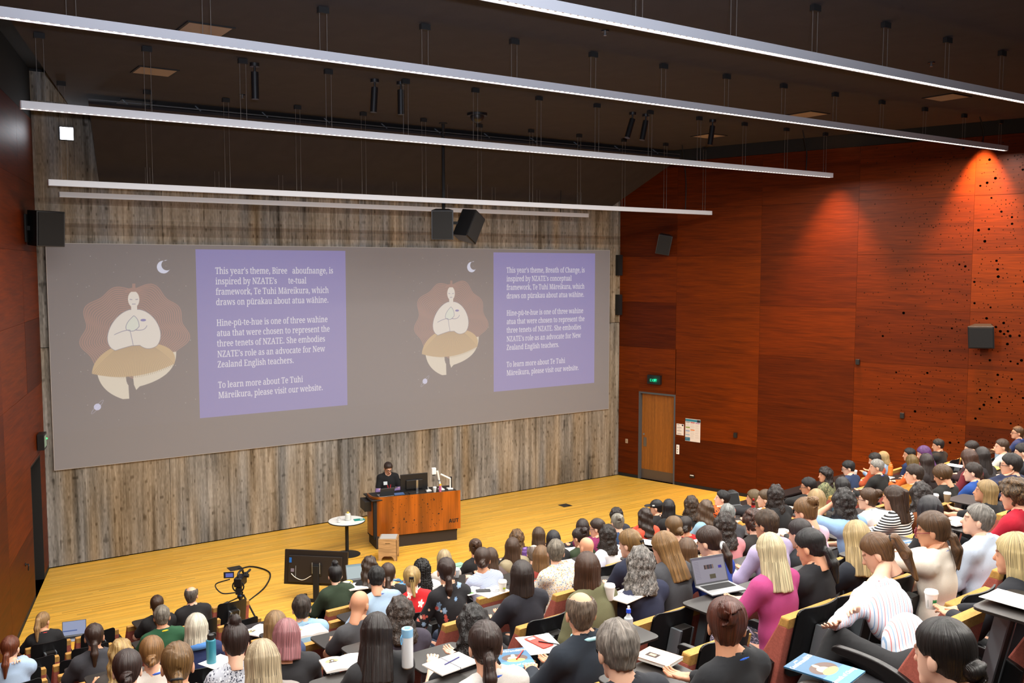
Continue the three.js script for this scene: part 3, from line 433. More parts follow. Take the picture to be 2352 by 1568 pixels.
for (const [x, z, l] of [[5.78, -18.2, 'dark floor box with a cable, left of the table'], [14.25, -18.4, 'dark floor box on the empty right side of the stage']]) { const t = thing('floor_box', l, 'floor box', [x, 0, z]); part('lid', box(0.26, 0.006, 0.26), mat(0x3a3836, 0.5, { metalness: 0.4 }), t, [0, 0.004, 0]); part('cable_flap', box(0.08, 0.004, 0.06), M.black, t, [0.07, 0.008, 0.08]); }
// signs, posters, plates on the walls
const exitT = canvas(256, 128, (c) => { c.fillStyle = '#03100c'; c.fillRect(0, 0, 256, 128); c.fillStyle = '#10e8a0'; c.font = 'bold 76px sans-serif'; c.textAlign = 'center'; c.fillText('EXIT', 122, 92); });
{ const t = thing('exit_sign', 'glowing green EXIT sign above the wooden door', 'sign', wallR(1.22, 2.86, 0).toArray(), yawR); part('case', rbox(0.42, 0.22, 0.09), M.satin, t, [0, 0, 0.05]); part('lit_face', new THREE.PlaneGeometry(0.37, 0.18), mat(0x040806, 0.4, { emissive: 0xffffff, emissiveMap: exitT, emissiveIntensity: 0.9 }), t, [0, 0, 0.097]); part('lamp_cover', box(0.42, 0.03, 0.1), M.satin, t, [0, 0.125, 0.05]); const l = new THREE.PointLight(0x20e8a0, 0.12); l.position.set(0, 0, 0.16); l.castShadow = true; t.add(l); }
{ const t = thing('exit_sign', 'exit sign box with a green pilot lamp on left wall', 'sign', wallL(0.85, 2.72, 0).toArray(), yawL); part('case', rbox(0.36, 0.3, 0.12), M.satin, t, [0, 0, 0.07]); part('face', new THREE.PlaneGeometry(0.3, 0.22), mat(0x8fb0a0, 0.5), t, [0, 0, 0.132]); part('pilot_lamp', new THREE.SphereGeometry(0.018, 8, 6), mat(0x20ff60, 0.4, { emissive: 0x20ff60, emissiveIntensity: 4 }), t, [0.15, 0.02, 0.13]); }
const posterT = canvas(256, 384, (c) => { c.fillStyle = '#dcd6d0'; c.fillRect(0, 0, 256, 384); c.fillStyle = '#2c7c92'; c.fillRect(0, 8, 256, 40); c.fillStyle = '#16202a'; c.fillRect(200, 8, 48, 44); const r = (x, y, w, h, f) => { c.fillStyle = f; c.fillRect(x, y, w, h); }; r(8, 56, 70, 12, '#6c7076'); r(90, 56, 70, 14, '#b02028'); r(172, 58, 74, 12, '#8a4a8c'); r(8, 140, 70, 20, '#7a9a28'); r(90, 180, 70, 16, '#e07828'); r(8, 200, 70, 18, '#7a9ccc'); r(8, 270, 70, 14, '#7aa4d0'); r(0, 318, 84, 60, '#2a6a88'); c.fillStyle = '#aaa39c'; for (let i = 0; i < 40; i++) c.fillRect(8 + (i % 3) * 82, 78 + Math.floor(i / 3) * 20 + (i % 2) * 4, 50 + (i * 7) % 18, 3); });
const noticeT = canvas(128, 192, (c) => { c.fillStyle = '#e4ddd6'; c.fillRect(0, 0, 128, 192); c.fillStyle = '#20242c'; c.fillRect(92, 8, 28, 24); for (let i = 0; i < 10; i++) { c.fillStyle = i % 3 ? '#b0a8a4' : '#30343c'; c.fillRect(10, 14 + i * 17, 40 + (i * 13) % 40, i % 3 ? 3 : 6); } });
{ const t = thing('poster', 'tall timetable poster with coloured blocks right of the door', 'poster', wallR(2.42, 1.58, 0.003).toArray(), yawR); part('sheet', box(0.46, 0.62, 0.004), mat(0xffffff, 0.7, { map: posterT }), t); }
{ const t = thing('notice', 'small white notice beside the door frame', 'notice', wallR(2.03, 1.56, 0.003).toArray(), yawR); part('sheet', box(0.23, 0.31, 0.004), mat(0xffffff, 0.7, { map: noticeT }), t); }
{ const t = thing('switch_panel', 'narrow white switch panel beside the door lock', 'switch', wallR(1.97, 1.0, 0).toArray(), yawR); part('plate', rbox(0.09, 0.26, 0.02), M.white, t, [0, 0, 0.012]); for (let i = 0; i < 3; i++) part('button', box(0.03, 0.03, 0.006), M.alu, t, [0, 0.07 - i * 0.07, 0.024]); }
{ const t = thing('light_switch', 'beige switch plate between concrete and door', 'switch', wallR(0.29, 1.03, 0).toArray(), yawR); part('plate', rbox(0.085, 0.125, 0.012), mat(0xa89078, 0.6), t, [0, 0, 0.008]); part('rocker', box(0.025, 0.04, 0.008), mat(0x8e7a64, 0.6), t, [0, 0, 0.016]); }
{ const t = thing('wall_socket', 'dark low socket with white strip near the skirting', 'socket', wallR(2.43, 0.32, 0).toArray(), yawR); part('plate', rbox(0.14, 0.09, 0.03), M.satin, t, [0, 0, 0.016]); part('strip', box(0.11, 0.02, 0.004), M.white, t, [0, 0.025, 0.033]); }
{ const t = thing('door_handle', 'small dark lever on the left wall near front seats', 'handle', wallL(2.85, 0.95, 0).toArray(), yawL); part('rose', cyl(0.03, 0.03, 0.012), M.satin, t, [0, 0, 0.008], [Math.PI / 2, 0, 0]); part('lever', tube([[0, 0, 0.01], [0, 0, 0.05], [-0.02, -0.02, 0.055], [-0.02, -0.1, 0.05]], 0.011, 12, 8), M.satin, t); }
const PEOPLE = [ // row, head x, y, z, lean dy, dz, distance class, hair, hair colour, top colour, sleeve, pose, pitch, yaw, label, extras
 [1,10,1.762,1.162,-13.92,0.002,-0.048,12.82,'pony','#a8855a','#17171a','s','W',8,35,'ponytailed woman in a black printed tee with a red lanyard',{lan:"#c22020",pr:1}],
 [2,7,1.028,2.105,-10.573,-0.009,-0.024,9.58,'lowpony','#6a3218','#a5bcd8','l','CR',12,25,'auburn-haired woman in a pale blue shirt leaning on her fist',{}],
 [3,6,1.648,2.429,-9.547,-0.003,-0.066,9.06,'lowpony','#38251b','#3a3a40','s','W',10,12,'brown-haired woman with low ponytail and scooped charcoal top',{}],
 [4,9,3.012,1.459,-12.848,-0.019,-0.016,12.62,'lowpony','#432b18','#18181a','s','W',5,20,'front-row woman with half-tied brown hair in black',{}],
 [5,9,3.487,1.476,-12.913,-0.002,-0.061,12.94,'fringe','#6d645c','#1f1e20','l','L',-4,30,'balding man in a dark shirt in the front row',{}],
 [6,7,2.54,2.093,-10.63,-0.021,-0.013,10.48,'short','#81796d','#1c4a2e','s','W',6,16,'grey-haired man in a green tee with white lettering',{lan:"#d8b818",txt:1}],
 [7,5,2.313,2.729,-8.438,-0.021,-0.024,8.5,'bob','#d8d0bc','#1e2c58','l','W',8,18,'white-haired woman in navy with a blue scarf',{scarf:"#4a7ab8"}],
 [8,5,1.653,2.654,-8.397,-0.096,-0.013,8.1,'wavy','#b3925a','#4a4440','s','W',15,15,'woman with wavy blonde hair below the charcoal-top woman',{}],
 [9,3,1.269,3.395,-6.25,0.009,-0.076,6.06,'lowbun','#33231f','#3a3034','s','W',15,17,'dark brown head at lower left under the blonde waves',{}],
 [10,4,1.664,3.044,-7.308,-0.024,-0.02,7.18,'lowbun','#8a6236','#d8d0c8','s','W',12,17,'woman with a loose golden-brown bun behind the green tee',{lan:"#2050b0"}],
 [11,2,1.335,3.764,-5.267,0.06,-0.187,5.26,'lowpony','#74552f','#cfc6bc','s','W',14,17,'brown ponytail with a black hair tie near bottom left',{}],
 [12,3,1.988,3.393,-6.292,0.007,-0.086,6.5,'topbun','#2b1c18','#5a6074','s','W',20,15,'woman with a dark messy top bun and speckled top',{pat:"speckle"}],
 [14,2,1.786,3.702,-5.171,-0.002,-0.07,5.44,'long','#b3a182','#8c8480','s','W',18,15,'long ash-blonde streaked hair at the bottom edge',{}],
 [15,3,2.338,3.369,-6.244,-0.017,-0.022,6.66,'bob','#9a6468','#27272b','s','W',20,25,'woman with a pink-tinted bob in a black tee',{}],
 [16,4,2.654,3.025,-7.333,-0.043,-0,7.76,'bob','#8c6c44','#38486a','l','W',10,22,'light brown head just behind the pink-tinted bob',{}],
 [17,5,3.329,2.688,-8.467,-0.062,-0.007,9.1,'short','#3a2e26','#92b6cf','l','W',4,22,'man with tousled dark hair in a light blue shirt',{lan:"#2038a0"}],
 [18,4,3.436,3.035,-7.381,-0.033,-0.013,8.24,'bald','#c9a28e','#46464a','s','W',22,50,'bald man in a dark grey T-shirt',{}],
 [19,7,4.692,2.114,-10.786,0,-0.072,11.82,'topbun','#141214','#2b3a28','l','W',15,15,'black-haired woman with topknot in a quilted green jacket',{bulky:1}],
 [20,7,5.179,2.128,-10.818,0.014,-0.082,12.12,'wavy','#3c2b1f','#1c1c1e','l','W',18,26,'brown-haired woman at a laptop before the wooden stool',{}],
 [21,5,4.202,2.775,-8.606,0.025,-0.108,9.7,'short','#100f10','#a6c0da','l','W',22,26,'black-haired man in pale blue beside an open book',{lan:"#2038a0"}],
 [22,6,4.851,2.414,-9.635,-0.018,-0.011,10.94,'lowpony','#3d2819','#1a1a1c','l','W',12,27,'small dark ponytail right of the black-haired man',{}],
 [23,6,5.313,2.374,-9.655,-0.058,-0.01,11.22,'braids','#171412','#c9cfd4','l','L',5,28,'woman with long black braids near the front',{}],
 [24,5,4.569,2.729,-8.521,-0.021,-0.006,9.84,'clip','#ae9058','#b5141c','l','W',12,30,'blonde with a hair claw and a red jacket',{pat:"redfloral"}],
 [25,4,4.415,3.109,-7.544,0.041,-0.132,8.92,'lowpony','#33211b','#17161a','l','CR',4,20,'woman with dark ponytail in a black floral blouse',{pat:"floral"}],
 [26,7,6.289,2.036,-10.802,-0.078,-0.016,12.74,'long','#b59f78','#c9c2ba','s','W',5,25,'pale blonde head beyond the floral blouse',{}],
 [27,3,3.259,3.333,-6.266,-0.053,-0.003,7.2,'curlylong','#473a32','#3a3442','s','W',18,25,'woman with long wavy grey-brown hair before the pale bottle',{}],
 [28,2,2.523,3.704,-5.176,0,-0.043,5.86,'long','#1f1513','#29292c','s','W',20,30,'woman with long black half-tied hair over an open book',{}],
 [29,2,3.233,3.605,-5.166,-0.099,-0.001,6.26,'curlylong','#1d1817','#1e1e22','s','W',22,25,'long wavy black hair bowed above the white notebook',{}],
 [30,1,2.608,3.992,-4.051,-0.03,-0.01,4.96,'lowpony','#32211b','#d4d0cc','s','W',16,25,'woman with low dark brown ponytail beside the blue booklet',{lan:"#2050b0"}],
 [31,1,3.3,4.01,-4.113,-0.012,-0.041,5.4,'fringe','#7b6a5a','#1b2430','l','W',-2,22,'balding bearded man in a navy jumper with checked collar',{collar:"#6fb6cc"}],
 [32,0,2.606,4.338,-2.991,-0.002,-0.047,4.06,'short','#8a8178','#23262e','s','W',14,20,'grey-haired man with glasses at the bottom edge',{gl:1}],
 [33,0,3.283,4.302,-2.986,-0.038,-0.011,4.44,'bun','#54281a','#191b20','l','W',10,42,'woman with pinned auburn hair, black top and blue lanyard',{lan:"#1c5ac8"}],
 [34,-1,3.158,4.594,-1.834,-0.064,0.039,3.4,'lowbun','#15110f','#26262a','s','W',8,5,'sleek black hair in the bottom right foreground',{}],
 [35,1,5.076,4.029,-4.235,0.007,-0.084,6.5,'long','#cfc09a','#b3447e','s','T',14,20,'blonde woman in a magenta tee typing on a laptop',{legs:"#5a5262"}],
 [36,1,5.456,4.005,-4.191,-0.017,-0.022,6.68,'lowpony','#131316','#1a1a1f','l','W',22,-10,'black-haired woman in a black jacket beside magenta tee',{}],
 [37,2,6.789,3.609,-5.331,-0.095,-0.006,8.4,'lowbun','#292020','#26282e','l','W',14,-5,'dark-bunned woman with pale face behind the blonde in magenta',{}],
 [38,2,6.435,3.729,-5.415,0.025,-0.106,8.26,'short','#48331f','#b2a6c8','l','W',8,-5,'brown-haired man with glasses in a lilac shirt',{gl:1}],
 [39,3,7.478,3.349,-6.464,-0.037,-0.011,9.74,'curly','#4c291a','#2c2826','l','W',10,20,'auburn curly head left of the man in lilac',{}],
 [40,2,7.051,3.735,-5.48,0.031,-0.143,8.66,'bun','#7a5936','#d9b4c9','l','W',20,-5,'woman in a pink shirt with a clipped golden bun',{}],
 [41,1,6.005,3.972,-4.201,-0.05,-0.007,7,'long','#b59d6e','#1d222d','s','W',20,35,'woman with long blonde hair in a navy top',{}],
 [42,0,5.604,4.05,-3.754,-0.29,-0.675,6.4,'pony','#6a4a2b','#dfe2ea','l','W2',28,-28,'woman leaning forward in a striped shirt and black trousers',{pat:"stripe",legs:"#1c1d20",cross:1}],
 [43,1,6.197,4.117,-3.718,0.095,0.484,6.7,'lowpony','#59402a','#e2d8ca','l','CL',12,-25,'woman in cream with glasses, brown ponytail and blue lanyard',{gl:"#7a2030",lan:"#1c5ac8"}],
 [44,1,7.144,4.003,-3.909,-0.019,0.335,7.4,'short','#8c8780','#c8d6ea','l','L',-6,-30,'grey-haired man in a pale blue shirt with lanyard',{lan:"#1c5ac8"}],
 [45,1,7.793,4.105,-3.96,0.083,0.314,7.8,'curly','#664b2c','#b3102c','l','W',12,-8,'curly-haired woman in a bright red jumper',{lan:"#2040a0"}],
 [46,0,5.579,4.281,-2.819,-0.059,0.258,5.6,'bob','#cab684','#1d1f26','l','K',4,-10,'blonde woman in black holding a coffee cup',{}],
 [47,1,7.056,4.006,-4.261,-0.016,-0.021,7.64,'bob','#15121a','#1c1b1e','l','W',25,50,'glossy black bob bowed behind the brown ponytail',{}],
 [48,2,9.95,3.555,-5.371,-0.149,0.096,10.22,'long','#a2875a','#17171a','s','X',-4,-28,'blonde-brown woman in black with her arm stretched forward',{}],
 [49,3,11.966,3.282,-6.638,-0.104,0.035,12.42,'short','#382c26','#1c468f','l','W',4,-25,'man with shaved sides in a bright blue jumper',{}],
 [50,2,10.849,3.705,-5.572,0.001,-0.061,10.88,'short','#2a2320','#1b2240','l','CL',2,-25,'man in glasses and navy resting his cheek on his hand',{gl:1}],
 [51,3,11.237,3.34,-6.633,-0.046,-0.004,12,'mop','#583f26','#20201e','l','W',22,-10,'man with mop of brown hair and black jumper',{}],
 [52,3,10.701,3.404,-6.69,0.018,-0.091,11.74,'short','#39291f','#a06c18','l','CL',8,-30,'dark-haired man in a mustard jumper with blue lanyard',{lan:"#1c5ac8"}],
 [53,2,8.822,3.654,-5.425,-0.05,-0.009,9.62,'curlylong','#2a1c17','#7c441e','l','W',14,45,'dark wavy hair in front of the mustard jumper',{}],
 [54,3,9.514,3.291,-6.521,-0.095,0.023,10.94,'bun','#4e341e','#dadde0','s','L',2,-20,'woman in white with glasses and a large brown bun',{gl:"#3a1616"}],
 [55,2,8.353,3.696,-5.434,-0.008,-0.039,9.36,'half','#3e2b1e','#d8d8d6','l','W',10,-5,'woman in a black and white striped top, hair half up',{pat:"bw"}],
 [56,2,7.656,3.733,-5.502,0.029,-0.138,9.02,'curlylong','#292321','#8cb0d8','s','HL',6,45,'dark curly-haired woman in light blue propping her head',{}],
 [57,4,10.681,3.05,-7.717,-0.018,-0.022,12.6,'long','#181517','#33343c','s','W',20,30,'black-haired woman in front of the laughing woman',{}],
 [58,6,13.482,2.414,-10.088,-0.018,-0.014,16.18,'curlylong','#2c1f1a','#6b6f50','l','L',0,-62,'laughing dark-haired woman in a patterned green top',{pat:"camo"}],
 [59,6,14.261,2.423,-10.188,-0.009,-0.048,16.7,'short','#181718','#27385a','l','W',14,-44,'young man with black hair and glasses near the wall',{gl:1}],
 [60,5,13.394,2.75,-9.038,-0,-0.067,15.24,'short','#a6a29a','#1d1d1c','l','W',4,-40,'silver-haired man in a black leather jacket',{lan:"#2040a0"}],
 [61,7,17.366,2.016,-11.571,-0.098,-0.008,19.62,'bob','#b1996a','#7c98b8','l','W',14,-34,'round blonde head by the red wall',{}],
 [62,6,15.22,2.438,-10.31,0.006,-0.08,17.34,'short','#2b2420','#b8502a','l','W',18,-40,'dark-haired person with rust sleeves behind the silver-haired man',{}],
 [63,6,16.385,2.395,-10.358,-0.037,-0.006,18.04,'short','#1b191b','#1d2b50','l','L',2,-46,'dark-haired man in navy beside the red wall',{lan:"#2448b0"}],
 [64,5,14.994,2.769,-9.207,0.019,-0.096,16.28,'long','#663c74','#6e2636','l','W',18,-42,'purple-haired woman by the red wall',{}],
 [65,4,12.975,3.073,-7.921,0.005,-0.08,14.06,'long','#2d1e19','#251c1c','l','W',10,30,'dark long hair before the purple-haired woman',{}],
 [66,6,17.616,2.415,-10.513,-0.017,-0.017,18.86,'short','#211b19','#1b1b1b','l','CL',8,-44,'man in a black jacket touching his brow',{}],
 [67,4,14.47,3.089,-8.065,0.021,-0.099,15.02,'lowbun','#2b1f1b','#3a2022','l','W',12,-44,'dark-haired woman looking down near the wall',{}],
 [68,3,12.503,3.406,-6.817,0.02,-0.107,12.86,'long','#2b2320','#2a2426','l','W',8,35,'long dark hair behind the writing brunette',{}],
 [69,3,12.161,3.411,-6.809,0.025,-0.122,12.66,'long','#492b1b','#741d28','l','W',16,20,'long-haired brunette writing with a white pen',{}],
 [70,4,15.364,3.028,-8.054,-0.04,-0.002,15.52,'lowpony','#4a3526','#ded8ca','l','W',2,-46,'woman in a white hoodie at the far right',{}],
 [71,5,18.803,2.693,-9.555,-0.057,-0.001,18.72,'lowpony','#584028','#20305c','l','W',-4,-48,'woman in glasses and navy, highest by the red wall',{gl:1,lan:"#2458c0"}],
 [72,5,14.418,2.702,-9.061,-0.048,-0.003,15.84,'long','#6b521f','#dc5e16','l','W',20,30,'person in bright orange below the man in navy',{}],
 [73,5,11.432,2.733,-8.849,-0.017,-0.016,13.98,'short','#171516','#1c1c1c','l','CL',6,-40,'man in black with a lime lanyard and glasses',{gl:1,lan:"#b8d020"}],
 [74,3,8.639,3.386,-6.57,-0,-0.066,10.48,'bob','#a6885a','#2a2826','l','W',16,50,'blonde head beside the man with the lime lanyard',{}],
 [75,4,9.388,3.098,-7.756,0.03,-0.122,11.9,'curlylong','#2b1c17','#18181a','l','W',4,50,'long dark curls topped with sunglasses',{sun:1}],
 [76,6,11.487,2.329,-9.94,-0.103,-0.007,14.94,'long','#685436','#26262a','l','CL',2,-34,'light brown-haired woman with her hand to her cheek',{}],
 [77,5,10.394,2.703,-8.78,-0.047,-0.003,13.34,'lowpony','#58432b','#b67f2a','l','W',2,-38,'brown-haired woman in amber with a dark lanyard',{lan:"#24245a"}],
 [78,7,12.257,1.985,-11.082,-0.129,-0.003,16.34,'short','#1c1a1a','#222226','l','W',10,-30,'dark head behind the leopard-print cardigan',{}],
 [79,6,10.763,2.418,-9.935,-0.014,-0.043,14.52,'short','#171517','#be521a','l','CL',-6,-44,'dark-haired person in an orange leopard-print cardigan',{pat:"leopard",lan:"#e0b010"}],
 [80,4,8.334,3.045,-7.599,-0.023,-0.011,11.18,'short','#8c8f8d','#3a3a40','l','W',12,40,'grey head below the leopard-print cardigan',{}],
 [81,3,7.055,3.375,-6.464,-0.011,-0.031,9.5,'curlylong','#32251e','#cf888f','l','W',10,47,'long dark curls over a pink lace top',{}],
 [82,6,10.069,2.424,-9.901,-0.008,-0.043,14.1,'curlylong','#4b3522','#1c1c1c','l','W',6,45,'curly brown hair at the front row right of centre',{}],
 [83,5,9.169,2.735,-8.748,-0.015,-0.026,12.62,'wavy','#5c4735','#8cb1c6','l','W',6,46,'brown wavy hair over a pale blue top',{}],
 [84,6,9.619,2.446,-9.919,0.014,-0.081,13.86,'long','#151214','#1a1a1c','l','W',8,44,'long black hair beside the man in the cap',{}],
 [85,7,10.394,2.098,-11.009,-0.016,-0.039,15.22,'cap','#1a191b','#1d1c1e','l','W',6,-36,'man in a black cap and black hoodie',{}],
 [86,6,9.065,2.406,-9.834,-0.026,-0.02,13.48,'wavy','#31231b','#dd5239','l','CL',10,30,'woman in a coral jumper',{lan:"#2458c0"}],
 [87,4,7.405,3.046,-7.555,-0.022,-0.009,10.62,'lowbun','#6c502e','#1b1a1c','l','W',12,10,'fair-brown low bun over a dark floral collar',{}],
 [88,5,8.676,2.612,-8.636,-0.138,0.064,12.26,'lowbun','#2a201c','#b01c20','l','W',12,44,'dark low bun above a red top',{}],
 [89,3,5.775,3.407,-6.469,0.021,-0.093,8.78,'clip','#86663a','#1b2036','l','W',12,-15,'woman in navy with her hair in a claw clip',{}],
 [90,2,5.189,3.742,-5.395,0.038,-0.141,7.54,'long','#8c693e','#434449','l','W',20,-12,'straight light brown hair over a charcoal hoodie',{bulky:1}],
 [91,3,6.4,3.259,-6.342,-0.127,0.062,9.04,'long','#5c4024','#9a641c','l','W',10,44,'brown hair between the hoodie and blue sweatshirt',{}],
 [92,2,5.661,3.717,-5.361,0.013,-0.086,7.78,'lowpony','#39251b','#22409c','l','W',22,-13,'woman in a royal blue sweatshirt with a scrunchie',{}],
 [93,2,4.827,3.697,-5.274,-0.007,-0.037,7.24,'curlylong','#88827c','#2a2f48','l','W',18,42,'long curly grey hair beside an open notebook',{}],
 [94,2,4.36,3.735,-5.355,0.031,-0.138,7.04,'bob','#493020','#6b6a4c','l','L',2,38,'woman with brown shoulder-length hair in an olive jumper',{legs:"#2a3a5a"}],
 [95,3,4.469,3.38,-6.365,-0.006,-0.047,7.96,'bob','#2d221e','#20202a','s','W',4,35,'dark wavy bob over a black tee beside a cup',{}],
 [96,5,6.977,2.638,-8.587,-0.112,0.036,11.26,'bald','#c59f90','#c4cce0','l','W',12,0,'bald man in a pale shirt behind the olive jumper',{}],
 [97,4,5.712,3.068,-7.526,-0,-0.056,9.64,'short','#82796a','#d4cfc2','l','W',6,37,'grey-brown-haired man in a floral print shirt',{pat:"shirtfloral"}],
 [98,5,6.291,2.647,-8.572,-0.103,0.02,10.86,'long','#785836','#7e2a20','l','W',8,40,'streaky light brown hair left of the floral shirt',{}],
 [99,6,6.966,2.279,-9.655,-0.153,0.064,12.16,'fringe','#8a7a70','#225066','l','W',14,36,'balding head in teal beside the purple flask',{}],
 [101,6,6.675,2.405,-9.721,-0.027,-0.015,12.04,'long','#493321','#a39678','l','W',4,34,'long brown hair over a beige cardigan and blue lanyard',{lan:"#2080d0"}],
 [102,7,7.531,2.094,-10.856,-0.02,-0.015,13.48,'curlylong','#7a572e','#1b1b1c','l','W',8,35,'light brown curls beyond the beige cardigan',{}],
 [103,7,7.93,2.069,-10.871,-0.045,-0.013,13.72,'bob','#493320','#1c1c1e','l','CR',12,36,'brown bob with a hand holding a white tissue',{}],
 [104,6,7.35,2.384,-9.743,-0.048,-0.006,12.44,'bob','#15131a','#1c1c1e','l','W',6,38,'smooth black bob near the stage',{}],
 [105,6,7.809,2.332,-9.763,-0.1,-0.006,12.72,'bun','#2c1f1a','#2d3a24','l','W',18,-10,'dark pulled-back hair over a dark green top',{}],
 [106,7,8.775,2.051,-10.898,-0.063,-0.001,14.22,'bob','#2b1e1a','#24242a','l','W',10,38,'dark head with a white card before it',{}],
 [107,6,8.136,2.406,-9.789,-0.026,-0.017,12.92,'lowpony','#39291f','#86285a','l','CL',8,-34,'woman in glasses with a magenta collar',{gl:1}],
 [108,5,7.361,2.699,-8.646,-0.051,-0.006,11.52,'curlylong','#24170f','#d9dde4','s','W',8,40,'large dark curls over a white top',{}],
 [109,6,8.528,2.412,-9.813,-0.02,-0.024,13.16,'bun','#8c877a','#2a4266','l','W',8,20,'grey hair in a bun over a denim shirt',{gl:"#181818"}],
 [110,7,9.506,2.1,-10.961,-0.014,-0.031,14.68,'curly','#2e2622','#30303a','l','W',6,40,'dark curly head behind the grey bun',{}],
 [111,7,6.804,2.094,-10.819,-0.02,-0.011,13.04,'bun','#493120','#1c1a1c','l','W',6,32,'small curly bun nearest the lectern',{}],
 [112,6,6.331,2.333,-9.706,-0.099,-0.016,11.84,'long','#493323','#685856','l','W',10,33,'brown hair beside the striped blue shirt',{}],
 [113,5,5.506,2.742,-8.609,-0.008,-0.052,10.44,'lowbun','#3e2b1f','#c0cce2','l','W',14,33,'woman in a blue and white striped shirt',{pat:"bluestripe"}],
 [117,3,13.529,3.349,-6.789,-0.037,-0.001,13.42,'short','#2a2220','#22252c','l','W',8,-30,'dark head cut off by the right edge',{}],
];
